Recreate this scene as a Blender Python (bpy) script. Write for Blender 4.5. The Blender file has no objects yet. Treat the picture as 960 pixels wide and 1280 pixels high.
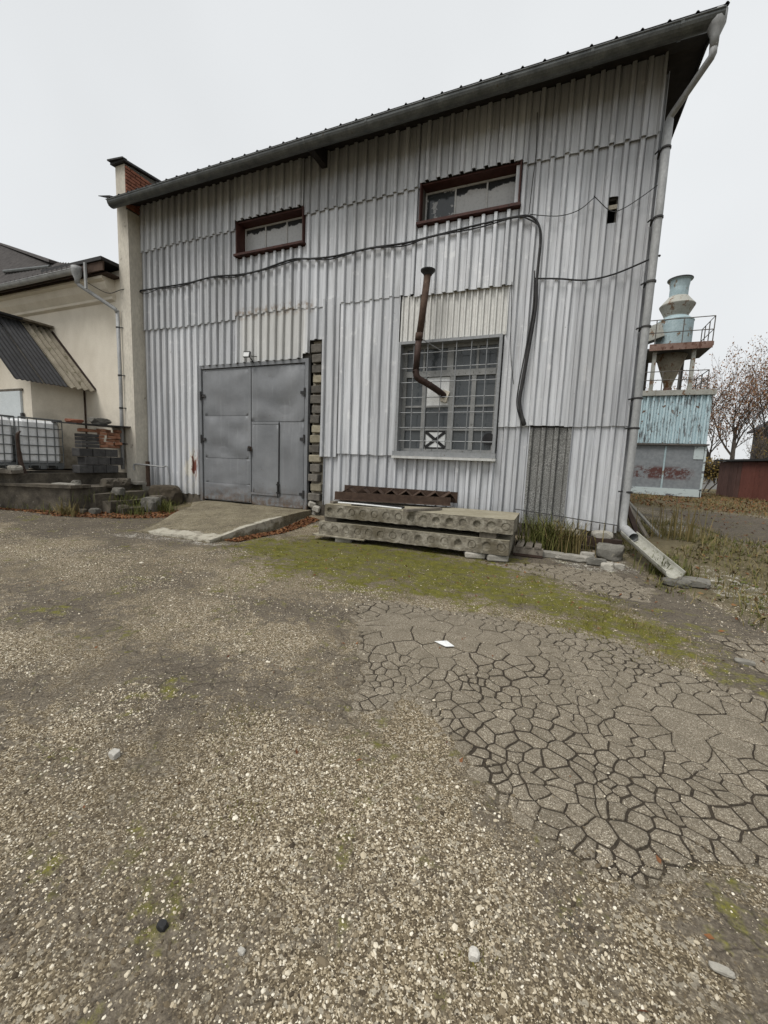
import bpy, math, random
import numpy as np
from mathutils import Vector, Matrix, Euler, noise as mnoise
random.seed(7); rng = np.random.default_rng(11)
SC = bpy.context.scene; COL = SC.collection
R = math.radians
# ---------------------------------------------------------------- camera
cam_d = bpy.data.cameras.new('camera'); cam = bpy.data.objects.new('camera', cam_d); COL.objects.link(cam)
_r = Vector((0.92188911, 0.38559282, 0.03792955)); _u = Vector((-0.0819345, 0.09833419, 0.99177474)); _f = Vector((-0.37869144, 0.91741406, -0.12224657))
cam.matrix_world = Matrix(((_r.x, _u.x, -_f.x, 0), (_r.y, _u.y, -_f.y, 0), (_r.z, _u.z, -_f.z, 1.4), (0, 0, 0, 1)))
cam_d.sensor_fit = 'HORIZONTAL'; cam_d.sensor_width = 36; cam_d.lens = 36 * 510 / 960
cam_d.clip_start = 0.05; cam_d.clip_end = 2000
SC.camera = cam
# ---------------------------------------------------------------- sky, sun, exposure
W = bpy.data.worlds.new("World"); SC.world = W; W.use_nodes = True
nt = W.node_tree; nt.nodes.clear()
out = nt.nodes.new('ShaderNodeOutputWorld'); bg = nt.nodes.new('ShaderNodeBackground')
sky = nt.nodes.new('ShaderNodeTexSky'); sky.sky_type = 'NISHITA'; sky.sun_disc = False
SUN_EL, SUN_AZ = R(60), R(210)
sky.sun_elevation = SUN_EL; sky.sun_rotation = SUN_AZ; sky.air_density = 1; sky.dust_density = 4; sky.ozone_density = 1
mx = nt.nodes.new('ShaderNodeMix'); mx.data_type = 'RGBA'; mx.inputs[0].default_value = 0.94
mx.inputs[7].default_value = (6.45, 6.6, 6.68, 1)
tc = nt.nodes.new('ShaderNodeTexCoord'); ns = nt.nodes.new('ShaderNodeTexNoise'); ns.inputs['Scale'].default_value = 1.6; ns.inputs['Detail'].default_value = 3
mr = nt.nodes.new('ShaderNodeMapRange'); mr.inputs[1].default_value = .3; mr.inputs[2].default_value = .7; mr.inputs[3].default_value = 0.93; mr.inputs[4].default_value = 1.07
ml = nt.nodes.new('ShaderNodeMix'); ml.data_type = 'RGBA'; ml.blend_type = 'MULTIPLY'; ml.inputs[0].default_value = 1
L = nt.links
L.new(tc.outputs['Generated'], ns.inputs['Vector']); L.new(ns.outputs['Fac'], mr.inputs[0])
L.new(sky.outputs[0], mx.inputs[6]); L.new(mx.outputs[2], ml.inputs[6]); L.new(mr.outputs[0], ml.inputs[7])
L.new(ml.outputs[2], bg.inputs[0]); bg.inputs[1].default_value = 0.068; L.new(bg.outputs[0], out.inputs[0])
sd = bpy.data.lights.new('sun', 'SUN'); sd.energy = 1.5; sd.angle = R(28); sd.color = (1, 0.97, 0.93)
sun = bpy.data.objects.new('sun', sd); COL.objects.link(sun)
_sd = Vector((math.sin(SUN_AZ) * math.cos(SUN_EL), math.cos(SUN_AZ) * math.cos(SUN_EL), math.sin(SUN_EL)))
sun.rotation_euler = _sd.to_track_quat('Z', 'Y').to_euler()
SC.view_settings.view_transform = 'Standard'; SC.view_settings.look = 'None'; SC.view_settings.gamma = 1
SC.view_settings.exposure = 0.92
SC.render.resolution_x = 768; SC.render.resolution_y = 1024
SC.cycles.max_bounces = 6

# ---------------------------------------------------------------- materials
MATS = {}
class NT:
    def __init__(s, name):
        s.m = bpy.data.materials.new(name); s.m.use_nodes = True; s.t = s.m.node_tree
        s.p = s.t.nodes['Principled BSDF']; s.n = s.t.nodes; s.geo = None; MATS[name] = s.m
    def link(s, a, b): s.t.links.new(a, b)
    def pos(s):
        if not s.geo: s.geo = s.n.new('ShaderNodeNewGeometry')
        return s.geo.outputs['Position']
    def map(s, scale, src=None):
        m = s.n.new('ShaderNodeMapping'); m.inputs['Scale'].default_value = scale; s.link(src or s.pos(), m.inputs['Vector']); return m.outputs[0]
    def noise(s, scale, detail=4, vec=None, rough=.6):
        n = s.n.new('ShaderNodeTexNoise'); n.inputs['Scale'].default_value = scale; n.inputs['Detail'].default_value = detail
        n.inputs['Roughness'].default_value = rough; s.link(vec or s.pos(), n.inputs['Vector']); return n.outputs['Fac']
    def voro(s, scale, feature='F1', vec=None, out='Distance'):
        n = s.n.new('ShaderNodeTexVoronoi'); n.feature = feature; n.inputs['Scale'].default_value = scale; s.link(vec or s.pos(), n.inputs['Vector']); return n.outputs[out]
    def ramp(s, fac, stops):
        r = s.n.new('ShaderNodeValToRGB'); e = r.color_ramp.elements
        while len(e) < len(stops): e.new(.5)
        for k, (p, c) in zip(e, stops):
            k.position = p; k.color = (c[0], c[1], c[2], 1) if hasattr(c, '__len__') else (c, c, c, 1)
        s.link(fac, r.inputs[0]); return r.outputs[0]
    def mix(s, fac, a, b, mode='MIX'):
        m = s.n.new('ShaderNodeMix'); m.data_type = 'RGBA'; m.blend_type = mode
        for i, v in ((0, fac), (6, a), (7, b)):
            sock = m.inputs[i]
            if isinstance(v, (int, float)): sock.default_value = v if i == 0 else (v, v, v, 1)
            elif isinstance(v, tuple): sock.default_value = (v[0], v[1], v[2], 1)
            else: s.link(v, sock)
        return m.outputs[2]
    def math(s, op, a, b=0., c=None):
        m = s.n.new('ShaderNodeMath'); m.operation = op
        for i, v in enumerate((a, b) if c is None else (a, b, c)):
            if isinstance(v, (int, float)): m.inputs[i].default_value = v
            else: s.link(v, m.inputs[i])
        return m.outputs[0]
    def rng(s, v, a, b, c=0., d=1.):
        m = s.n.new('ShaderNodeMapRange'); m.inputs[1].default_value = a; m.inputs[2].default_value = b; m.inputs[3].default_value = c; m.inputs[4].default_value = d
        s.link(v, m.inputs[0]); return m.outputs[0]
    def xyz(s):
        x = s.n.new('ShaderNodeSeparateXYZ'); s.link(s.pos(), x.inputs[0]); return x.outputs
    def n_warp(s, amt, sc):
        n = s.n.new('ShaderNodeTexNoise'); n.inputs['Scale'].default_value = sc; n.inputs['Detail'].default_value = 3; s.link(s.pos(), n.inputs['Vector'])
        a = s.n.new('ShaderNodeVectorMath'); a.operation = 'SCALE'; a.inputs[3].default_value = amt * 2; s.link(n.outputs['Color'], a.inputs[0])
        b = s.n.new('ShaderNodeVectorMath'); b.operation = 'ADD'; s.link(s.pos(), b.inputs[0]); s.link(a.outputs[0], b.inputs[1]); return b.outputs[0]
    def attr(s, name, typ='GEOMETRY'):
        a = s.n.new('ShaderNodeAttribute'); a.attribute_name = name; a.attribute_type = typ; return a.outputs['Fac']
    def rand(s):
        return s.n.new('ShaderNodeObjectInfo').outputs['Random']
    def bump(s, h, strength=.3, dist=.01):
        b = s.n.new('ShaderNodeBump'); b.inputs['Strength'].default_value = strength; b.inputs['Distance'].default_value = dist
        s.link(h, b.inputs['Height']); s.link(b.outputs[0], s.p.inputs['Normal'])
    def done(s, col, rough=.8, metal=0., spec=.3):
        if isinstance(col, tuple): s.p.inputs['Base Color'].default_value = (*col, 1)
        else: s.link(col, s.p.inputs['Base Color'])
        if isinstance(rough, (int, float)): s.p.inputs['Roughness'].default_value = rough
        else: s.link(rough, s.p.inputs['Roughness'])
        s.p.inputs['Metallic'].default_value = metal; s.p.inputs['Specular IOR Level'].default_value = spec
        return s.m

def simple(name, c1, c2, scale=6, rough=.85, metal=0., bump=.25, bd=.006, spots=None, spot_t=.62, jitter=.25, stretch=(1, 1, 1), spec=.3):
    t = NT(name); v = t.map(stretch)
    a = t.noise(scale, 6, v); b = t.noise(scale * 9, 3, v)
    col = t.mix(t.rng(a, .32, .68), c1, c2)
    col = t.mix(t.rng(b, .35, .75, 0, .45), col, tuple(x * .55 for x in c1))
    if spots:
        m = t.noise(scale * 1.7, 7, t.map((1.1, 1.1, .8)), .7)
        col = t.mix(t.rng(m, spot_t, spot_t + .05), col, spots)
    if jitter:
        k = t.rng(t.rand(), 0, 1, 1 - jitter, 1 + jitter * .6)
        g = t.n.new('ShaderNodeCombineColor'); [t.link(k, g.inputs[i]) for i in range(3)]
        col = t.mix(1.0, col, g.outputs[0], 'MULTIPLY')
    if bump: t.bump(t.math('ADD', t.math('MULTIPLY', a, .6), b), bump, bd)
    return t.done(col, rough, metal, spec)

# aluminium-painted asbestos cement cladding
t = NT('cladding_paint'); x, y, z = t.xyz()
st = t.noise(1, 6, t.map((13, 13, .5)), .7); fine = t.noise(55, 4); big = t.noise(.7, 4); med = t.noise(5, 6)
col = t.ramp(st, [(.25, (.235, .242, .25)), (.42, (.44, .452, .468)), (.56, (.565, .58, .60)), (.75, (.685, .70, .71))])
col = t.mix(t.rng(big, .35, .7, 0, .3), col, (.50, .495, .48))
col = t.mix(t.rng(med, .60, .70, 0, .45), col, (.75, .75, .74))
col = t.mix(t.rng(fine, .62, .74, 0, .5), col, (.25, .245, .23))
chip = t.noise(7, 8, t.map((1, 1, .6)), .75)
col = t.mix(t.rng(chip, .675, .69, 0, .9), col, (.10, .095, .085))
k = t.rng(t.rand(), 0, 1, .80, 1.10); g = t.n.new('ShaderNodeCombineColor'); [t.link(k, g.inputs[i]) for i in range(3)]
col = t.mix(1.0, col, g.outputs[0], 'MULTIPLY')
run = t.noise(2.2, 5, t.map((7, 7, .3)), .7); col = t.mix(t.math('MULTIPLY', t.rng(run, .64, .74), .55), col, (.23, .185, .14))
run2 = t.noise(1.1, 6, t.map((3.5, 3.5, .25)), .72); col = t.mix(t.math('MULTIPLY', t.rng(run2, .54, .72), .4), col, (.24, .24, .24))
# rust along the old lap above the gate, peeled patch low beside the gate, dirt splash near the ground
def boxm(t, x, z, x0, x1, z0, z1, sx, sz):
    a = t.math('MULTIPLY', t.rng(x, x0, x0 + sx), t.rng(x, x1, x1 - sx)); b = t.math('MULTIPLY', t.rng(z, z0, z0 + sz), t.rng(z, z1, z1 - sz)); return t.math('MULTIPLY', a, b)
pn = t.noise(11, 6)
rust = t.math('MULTIPLY', boxm(t, x, z, -6.95, -4.85, 4.38, 4.68, .1, .12), t.rng(pn, .46, .58))
col = t.mix(t.math('MULTIPLY', rust, .75), col, (.20, .13, .07))
oldp = t.math('MULTIPLY', boxm(t, x, z, -6.9, -4.9, 3.4, 4.62, .2, .2), .35)
col = t.mix(oldp, col, (.55, .53, .46))
peel = t.math('MULTIPLY', boxm(t, x, z, -8.75, -8.0, .45, 1.75, .25, .4), t.rng(t.noise(6, 6, t.map((1, 1, .45))), .47, .55))
col = t.mix(peel, col, (.66, .64, .58))
peel2 = t.math('MULTIPLY', boxm(t, x, z, -8.4, -8.05, .7, 1.6, .1, .25), t.rng(t.noise(8, 5, t.map((1.4, 1, .4))), .53, .58))
col = t.mix(peel2, col, (.19, .07, .05))
low = t.math('MULTIPLY', t.rng(z, 1.0, .35, 0, 1), t.rng(t.noise(4, 5), .3, .7)); col = t.mix(t.math('MULTIPLY', low, .55), col, (.24, .225, .19))
t.bump(t.math('ADD', st, fine), .25, .006); t.done(col, t.rng(st, .3, .8, .52, .7), .12, .35)

t = NT('bare_cement_sheet'); a = t.noise(75, 5); b = t.noise(3, 5); c = t.voro(150)
col = t.ramp(a, [(.38, (.075, .075, .072)), (.5, (.18, .18, .172)), (.62, (.36, .36, .34))]); col = t.mix(t.rng(b, .4, .7, 0, .5), col, (.13, .13, .12)); t.bump(a, .4, .004); t.done(col, .95, 0, .15)

t = NT('gate_paint'); st = t.noise(1, 5, t.map((14, 14, .35))); b = t.noise(1.6, 4); f = t.noise(90, 2)
col = t.ramp(b, [(.3, (.15, .157, .165)), (.7, (.21, .217, .225))]); col = t.mix(t.rng(st, .56, .76, 0, .5), col, (.27, .275, .28))
x, y, z = t.xyz(); rn = t.noise(9, 8, None, .75); col = t.mix(t.rng(rn, .66, .68), col, (.10, .06, .04)); col = t.mix(t.math('MULTIPLY', t.rng(z, .75, .30), t.rng(rn, .42, .58)), col, (.12, .085, .06)); col = t.mix(t.rng(t.noise(3, 8, t.map((1, 1, 6)), .8), .68, .70), col, (.33, .33, .33))
col = t.mix(t.rng(f, .6, .75, 0, .3), col, (.10, .105, .11)); t.bump(t.math('ADD', t.math('MULTIPLY', b, 3.), f), .35, .02); t.done(col, t.rng(st, .3, .8, .5, .7), .1, .35)

simple('galvanised', (.25, .255, .255), (.38, .385, .38), 5, .65, .1, .2, .003, (.17, .15, .12), .66, .12, (1, 1, .5))
simple('gutter_metal', (.075, .08, .079), (.155, .163, .158), 5, .45, .45, .2, .003, (.08, .07, .055), .64, .1)
simple('dark_metal', (.03, .03, .032), (.06, .058, .055), 8, .6, .3, .2, .003)
simple('black_rubber', (.012, .012, .013), (.028, .028, .028), 12, .6, 0, .1, .002)
simple('dark_void', (.008, .008, .008), (.012, .012, .012), 3, .95, 0, 0, jitter=0)  # near-black colour stands in for darkness inside the openings
simple('brown_paint', (.05, .018, .014), (.085, .032, .024), 9, .6, 0, .3, .003, (.03, .018, .014), .6, .1)
simple('grey_timber', (.22, .225, .22), (.31, .31, .30), 8, .75, 0, .3, .003, (.10, .095, .085), .6, .12)
simple('grille_paint', (.22, .23, .235), (.31, .315, .32), 14, .55, .2, .15, .002, (.10, .06, .04), .62, .1)
simple('window_frame_paint', (.42, .42, .40), (.55, .55, .53), 10, .7, 0, .2, .003, (.2, .19, .17), .6, .1)
simple('cinder_block', (.10, .092, .08), (.19, .175, .15), 14, .95, 0, .6, .012, (.27, .25, .20), .62, .35)
simple('pale_block', (.24, .215, .155), (.36, .325, .24), 14, .95, 0, .6, .012, (.16, .14, .10), .6, .25)
simple('mortar', (.32, .29, .23), (.46, .42, .34), 16, .95, 0, .6, .012, None, .6, .15)
simple('core_block', (.09, .085, .075), (.16, .15, .13), 6, .95, 0, .5, .01)
t = NT('cream_plaster'); x, y, z = t.xyz(); a = t.noise(2.2, 6, t.map((1, 1, .6))); b = t.noise(30, 3); g1 = t.noise(1.4, 6, None, .68)
col = t.mix(t.rng(a, .32, .68), (.58, .53, .44), (.68, .63, .535)); col = t.mix(t.rng(b, .4, .75, 0, .25), col, (.42, .37, .28))
gm_ = t.math('MULTIPLY', t.rng(z, 2.7, 1.2), t.rng(g1, .42, .60)); col = t.mix(t.math('MULTIPLY', gm_, .75), col, (.15, .13, .10)); t.bump(t.math('ADD', a, b), .3, .003); t.done(col, .9, 0, .25)
simple('pilaster_plaster', (.50, .465, .395), (.61, .57, .485), 2.6, .9, 0, .35, .004, (.24, .215, .18), .64, .05, (1, 1, .45))
simple('stained_plaster', (.25, .215, .165), (.38, .33, .25), 2.4, .92, 0, .3, .004, (.13, .115, .095), .6, .05)
simple('brick_red', (.20, .075, .045), (.33, .135, .08), 9, .92, 0, .5, .006, (.36, .27, .2), .66, .35)
simple('brick_orange', (.34, .155, .09), (.46, .25, .16), 9, .92, 0, .5, .006, (.40, .33, .27), .63, .4)
simple('grey_block', (.062, .06, .06), (.11, .107, .103), 10, .95, 0, .6, .008, (.16, .155, .145), .66, .3)
simple('dark_roof', (.05, .045, .043), (.10, .092, .088), 5, .9, 0, .4, .006, (.085, .08, .07), .63, .25)
simple('dark_roof_new', (.022, .022, .023), (.04, .04, .042), 5, .85, 0, .3, .004, None, .6, .2)
simple('old_roof', (.20, .175, .13), (.33, .295, .23), 4, .92, 0, .45, .006, (.11, .10, .06), .57, .2, (1, 1, .4))
simple('roof_board', (.10, .085, .06), (.19, .165, .13), 8, .9, 0, .4, .006, None, .6, .2)
simple('dark_timber', (.028, .018, .014), (.06, .038, .028), 7, .85, 0, .3, .005, (.09, .06, .045), .66, .25)
simple('soffit_black', (.014, .012, .011), (.03, .026, .023), 7, .9, 0, .3, .005)
simple('white_panel', (.60, .595, .565), (.70, .695, .66), 5, .7, 0, .25, .004, (.3, .28, .24), .66, .05, (1, 1, .4))
simple('soil', (.05, .04, .028), (.10, .08, .055), 9, .95, 0, .7, .02, (.13, .11, .07), .62)
simple('weathered_wood', (.12, .105, .085), (.22, .195, .16), 10, .9, 0, .5, .005, (.07, .06, .05), .58, .3, (1, 1, .3))
simple('rust_steel', (.048, .030, .021), (.10, .065, .046), 11, .85, .15, .5, .004, (.14, .10, .07), .62, .15)
simple('stove_steel', (.035, .022, .018), (.075, .045, .036), 9, .7, .3, .4, .004, (.14, .12, .11), .62, .15)
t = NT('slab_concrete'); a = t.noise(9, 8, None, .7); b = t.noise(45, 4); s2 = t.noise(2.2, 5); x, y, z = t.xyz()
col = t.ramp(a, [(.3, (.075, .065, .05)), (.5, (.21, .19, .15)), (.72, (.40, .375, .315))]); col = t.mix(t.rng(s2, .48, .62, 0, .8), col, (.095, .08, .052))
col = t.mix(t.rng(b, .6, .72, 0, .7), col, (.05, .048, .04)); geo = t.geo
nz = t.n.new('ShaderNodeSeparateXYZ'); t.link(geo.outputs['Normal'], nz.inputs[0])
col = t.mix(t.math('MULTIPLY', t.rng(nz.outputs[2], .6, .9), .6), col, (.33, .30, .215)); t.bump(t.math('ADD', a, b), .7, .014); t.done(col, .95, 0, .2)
simple('concrete_pad', (.20, .18, .13), (.32, .29, .215), 4, .95, 0, .6, .008, (.12, .105, .07), .6, .1)
t = NT('pad_concrete'); a = t.noise(2.6, 6); v = t.voro(95, 'F1', None, 'Color'); sp = t.n.new('ShaderNodeSeparateColor'); t.link(v, sp.inputs[0]); lime = t.attr('lime')
col = t.ramp(a, [(.3, (.12, .10, .068)), (.55, (.185, .16, .105)), (.75, (.25, .22, .155))]); col = t.mix(t.rng(sp.outputs[0], .7, .85, 0, .6), col, (.33, .30, .23)); col = t.mix(t.rng(sp.outputs[1], .75, .9, 0, .7), col, (.06, .05, .035))
wn = t.noise(5, 6, None, .7); col = t.mix(t.math('MULTIPLY', t.rng(t.math('ADD', lime, t.math('MULTIPLY', wn, 1.6)), 1.3, 1.5), .85), col, (.43, .405, .335)); st_ = t.noise(7, 7, None, .75); col = t.mix(t.rng(st_, .5, .64, 0, .6), col, (.075, .06, .04)); t.bump(t.math('ADD', t.math('MULTIPLY', st_, 2.), sp.outputs[0]), .6, .015); t.done(col, .95, 0, .2)
simple('dock_concrete', (.05, .043, .034), (.15, .13, .10), 4.5, .95, 0, .6, .012, (.24, .22, .18), .64, .1)
simple('stone', (.26, .245, .21), (.42, .40, .35), 7, .92, 0, .6, .01, (.17, .15, .11), .6, .3)
simple('dark_stone', (.11, .105, .09), (.2, .19, .165), 7, .92, 0, .6, .01, (.25, .23, .18), .62, .3)
simple('white_stone', (.42, .40, .35), (.55, .53, .48), 12, .9, 0, .4, .004, None, .6, .15)
simple('chute_cement', (.30, .295, .25), (.42, .415, .36), 5, .85, 0, .4, .004, (.19, .19, .14), .56, .1)
simple('white_plastic', (.70, .71, .71), (.80, .81, .81), 2.2, .4, 0, .1, .003, (.6, .6, .58), .66, 0, spec=.4)
simple('cage_steel', (.16, .17, .17), (.26, .27, .27), 12, .45, .5, .1, .002)
simple('white_paint', (.62, .63, .62), (.72, .73, .72), 6, .7, 0, .2, .002, (.45, .44, .4), .64, 0)
simple('door_paint', (.50, .54, .55), (.58, .62, .63), 4, .7, 0, .2, .003, (.4, .41, .4), .62, 0)
simple('garage_red', (.14, .047, .035), (.20, .072, .052), 4, .75, 0, .3, .004, (.075, .028, .022), .6, .12, (1, 1, .4))
simple('garage_brown', (.085, .045, .037), (.135, .072, .058), 6, .8, 0, .3, .004, (.10, .05, .04), .63, .2, (1, 1, .3))
simple('cyclone_blue', (.29, .385, .41), (.43, .52, .54), 1.6, .7, .1, .3, .006, (.17, .12, .075), .57, .08)
simple('cyclone_rust', (.20, .17, .12), (.30, .27, .21), 1.8, .8, .1, .3, .006, (.13, .065, .03), .52, .08)
simple('cyclone_pale', (.30, .30, .265), (.40, .40, .36), 1.8, .8, .1, .3, .006, (.17, .11, .07), .55, .08)
simple('rail_steel', (.10, .09, .08), (.18, .17, .155), 3, .7, .3, .2, .004, (.13, .06, .04), .6, .1)
simple('platform_rust', (.17, .10, .075), (.27, .19, .16), 2.4, .85, .1, .3, .005, (.10, .05, .035), .56, .1)
t = NT('peeling_blue'); a = t.noise(2.4, 9, t.map((2.6, 1.2, .45)), .78); b = t.noise(14, 3)
col = t.mix(t.rng(b, .3, .7), (.37, .50, .54), (.51, .62, .65)); col = t.mix(t.rng(a, .53, .58), col, (.14, .155, .16)); col = t.mix(t.rng(t.noise(5, 6), .64, .66), col, (.14, .08, .05)); t.bump(a, .2, .004); t.done(col, .75)
t = NT('shed_panel'); x, y, z = t.xyz(); a = t.noise(1.3, 7, t.map((1.4, 1.4, 1)), .72)
col = t.mix(t.rng(t.noise(7, 5), .35, .7), (.17, .185, .195), (.235, .25, .26)); rr = t.math('MULTIPLY', boxm(t, x, z, 3.6, 6.4, 1.0, 1.75, .3, .15), t.rng(t.noise(1.7, 9, t.map((1.3, 1, 1.5)), .8), .47, .53))
col = t.mix(rr, col, (.09, .04, .035)); t.bump(a, .2, .004); t.done(col, .65, .1)
t = NT('shed_strip'); a = t.noise(2.2, 7, t.map((.7, 1, 2.2)), .75); col = t.mix(t.rng(a, .55, .58), (.45, .51, .51), (.12, .12, .13)); t.done(col, .7)
simple('far_slate', (.055, .055, .06), (.08, .08, .086), .6, .9, 0, 0)
simple('far_pale', (.22, .22, .215), (.30, .30, .29), .6, .9, 0, 0)
simple('bark', (.08, .065, .055), (.14, .12, .10), 6, .95, 0, .5, .02)
def leafmat(name, cs, rough=.8):
    t = NT(name); k = t.noise(3.5, 3); r2 = t.n.new('ShaderNodeNewGeometry').outputs['Random Per Island']
    st = [(i / max(1, len(cs) - 1), c) for i, c in enumerate(cs)]
    col = t.ramp(t.math('ADD', t.math('MULTIPLY', r2, .75), t.math('MULTIPLY', k, .25)), st); return t.done(col, rough, 0, .2)
leafmat('tree_leaf', [(.15, .075, .04), (.22, .115, .065), (.29, .165, .10), (.31, .225, .10)])
leafmat('dead_leaf', [(.055, .028, .016), (.12, .05, .024), (.19, .085, .035), (.24, .14, .06)])
leafmat('grass_green', [(.045, .055, .012), (.075, .085, .02), (.12, .12, .035), (.20, .175, .075)])
leafmat('grass_dry', [(.07, .065, .02), (.13, .105, .04), (.19, .15, .065), (.27, .215, .105)])
leafmat('bush_leaf', [(.10, .07, .02), (.2, .14, .04), (.27, .19, .06)])
leafmat('moss_tuft', [(.05, .054, .008), (.10, .098, .014), (.15, .135, .025), (.20, .165, .06)])
# dirty window glass
def glass(name, base, film, film_t, zc=None):
    t = NT(name); n1 = t.noise(3.2, 6, None, .65); x, y, z = t.xyz()
    m = t.rng(n1, film_t, film_t + .03)
    if zc: m = t.rng(t.math('ADD', t.math('MULTIPLY', n1, .35), t.math('MULTIPLY', z, -1.)), zc[0], zc[0] + .02)
    col = t.mix(m, base, film); col = t.mix(t.rng(t.noise(25, 4), .5, .8, 0, .3), col, tuple(c * .6 for c in base))
    t.done(col, t.rng(m, 0, 1, .12, .35), 0, .5); return t
glass('glass_high', (.03, .032, .033), (.42, .42, .41), .5, (-6.05,)); glass('glass_mixed', (.04, .045, .047), (.36, .36, .35), .54)
glass('glass_small', (.035, .037, .038), (.43, .435, .43), .5, (-6.15,))
glass('glass_low', (.055, .062, .066), (.066, .073, .076), .5)
# gravel pebbles
t = NT('pebble'); col = t.ramp(t.rand(), [(0, (.045, .034, .022)), (.34, (.125, .098, .062)), (.58, (.27, .222, .15)), (.82, (.49, .43, .32)), (1, (.70, .65, .54))]); t.bump(t.noise(160, 3), .3, .002); t.done(col, .85, 0, .25)
t = NT('asphalt_piece'); v = t.voro(260, 'F1', None, 'Color'); sp = t.n.new('ShaderNodeSeparateColor'); t.link(v, sp.inputs[0]); a = t.noise(5, 6, None, .7); f = t.noise(120, 3)
col = t.ramp(sp.outputs[0], [(.0, (.095, .078, .056)), (.5, (.195, .166, .123)), (.8, (.265, .23, .175)), (.95, (.41, .37, .29)), (1, (.54, .49, .40))]); col = t.mix(t.rng(a, .35, .7, 0, .6), col, (.115, .098, .07))
k = t.rng(t.rand(), 0, 1, .9, 1.1); g = t.n.new('ShaderNodeCombineColor'); [t.link(k, g.inputs[i]) for i in range(3)]; col = t.mix(1.0, col, g.outputs[0], 'MULTIPLY')
t.bump(t.math('ADD', f, sp.outputs[0]), .6, .006); t.done(col, .9, 0, .25)
# ground
t = NT('ground'); moss, crack, dark, grass, white = (t.attr(n) for n in ('moss', 'crack', 'dark', 'grass', 'white'))
v = t.voro(210, 'F1', None, 'Color'); sp = t.n.new('ShaderNodeSeparateColor'); t.link(v, sp.inputs[0]); v2 = t.voro(85, 'F1', None, 'Color'); sp2 = t.n.new('ShaderNodeSeparateColor'); t.link(v2, sp2.inputs[0])
lo = t.noise(.55, 4); me = t.noise(2.1, 8, None, .7); hi = t.noise(9, 7, None, .72); fi = t.noise(70, 4); md_ = t.noise(1.1, 6, None, .65)
col = t.ramp(sp.outputs[0], [(0, (.045, .034, .02)), (.4, (.115, .089, .054)), (.7, (.21, .168, .106)), (.88, (.38, .32, .22)), (1, (.60, .53, .40))])
col = t.mix(t.rng(sp2.outputs[0], .84, .9, 0, .6), col, (.46, .42, .335))
col = t.mix(t.rng(lo, .42, .62, 0, .6), col, t.mix(.6, col, (.062, .049, .031)))
col = t.mix(t.rng(hi, .55, .72, 0, .5), col, (.085, .068, .044))
dk = t.math('MULTIPLY', t.rng(t.math('ADD', md_, t.math('MULTIPLY', hi, .45)), .70, .82), .85)
cell = t.voro(5.5, 'DISTANCE_TO_EDGE', t.n_warp(.10, 4.)); cell2 = t.voro(15, 'DISTANCE_TO_EDGE', t.n_warp(.04, 9.))
dcol = t.ramp(t.math('ADD', t.math('MULTIPLY', fi, .55), t.math('MULTIPLY', hi, .45)), [(.3, (.05, .041, .031)), (.5, (.105, .088, .067)), (.64, (.20, .172, .13)), (.78, (.36, .32, .25))])
crk = t.math('MAXIMUM', t.rng(cell, .035, .0), t.math('MULTIPLY', t.rng(cell2, .03, .0), t.rng(md_, .45, .6)))
dcol = t.mix(t.math('MULTIPLY', crk, .8), dcol, (.028, .023, .018))
col = t.mix(dk, col, dcol)
def edge(m, wob=.7, w=.22): return t.rng(t.math('ADD', m, t.math('MULTIPLY', t.math('SUBTRACT', t.math('ADD', t.math('MULTIPLY', me, .5), t.math('MULTIPLY', hi, .5)), .5), wob * 2)), .5 - w / 2, .5 + w / 2)
col = t.mix(t.math('MULTIPLY', edge(dark, 2.6, .3), .92), col, dcol)
mcol = t.ramp(t.math('ADD', t.math('MULTIPLY', fi, .5), t.math('MULTIPLY', hi, .5)), [(.32, (.042, .036, .018)), (.48, (.10, .097, .017)), (.6, (.16, .15, .026)), (.75, (.23, .205, .075))])
mk = t.math('MULTIPLY', edge(moss, 2.8, .5), t.rng(t.math('ADD', t.math('MULTIPLY', hi, .6), t.math('MULTIPLY', me, .6)),   .46, .64, .28, 1.))
col = t.mix(t.math('MULTIPLY', edge(moss, 1.2, .5), .6), col, dcol)
col = t.mix(mk, col, mcol)
gcol = t.ramp(t.math('ADD', t.math('MULTIPLY', fi, .5), t.math('MULTIPLY', hi, .5)), [(.3, (.06, .049, .03)), (.5, (.12, .10, .055)), (.72, (.22, .185, .12))])
col = t.mix(edge(grass, 1.2, .4), col, gcol)
ccol = t.ramp(fi, [(.3, (.024, .019, .014)), (.7, (.06, .048, .034))]); col = t.mix(t.rng(t.math('ADD', crack, t.math('MULTIPLY', t.math('SUBTRACT', hi, .5), .9)), .35, .65), col, ccol)
wm = t.math('MULTIPLY', t.rng(white, .1, .7), t.rng(t.math('ADD', t.math('MULTIPLY', hi, .6), t.math('MULTIPLY', fi, .6)), .62, .70)); col = t.mix(wm, col, (.55, .53, .47))
t.bump(t.math('ADD', t.math('ADD', sp.outputs[0], t.math('MULTIPLY', hi, 2.)), fi), .6, .012); t.done(col, .92, 0, .22)

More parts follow.
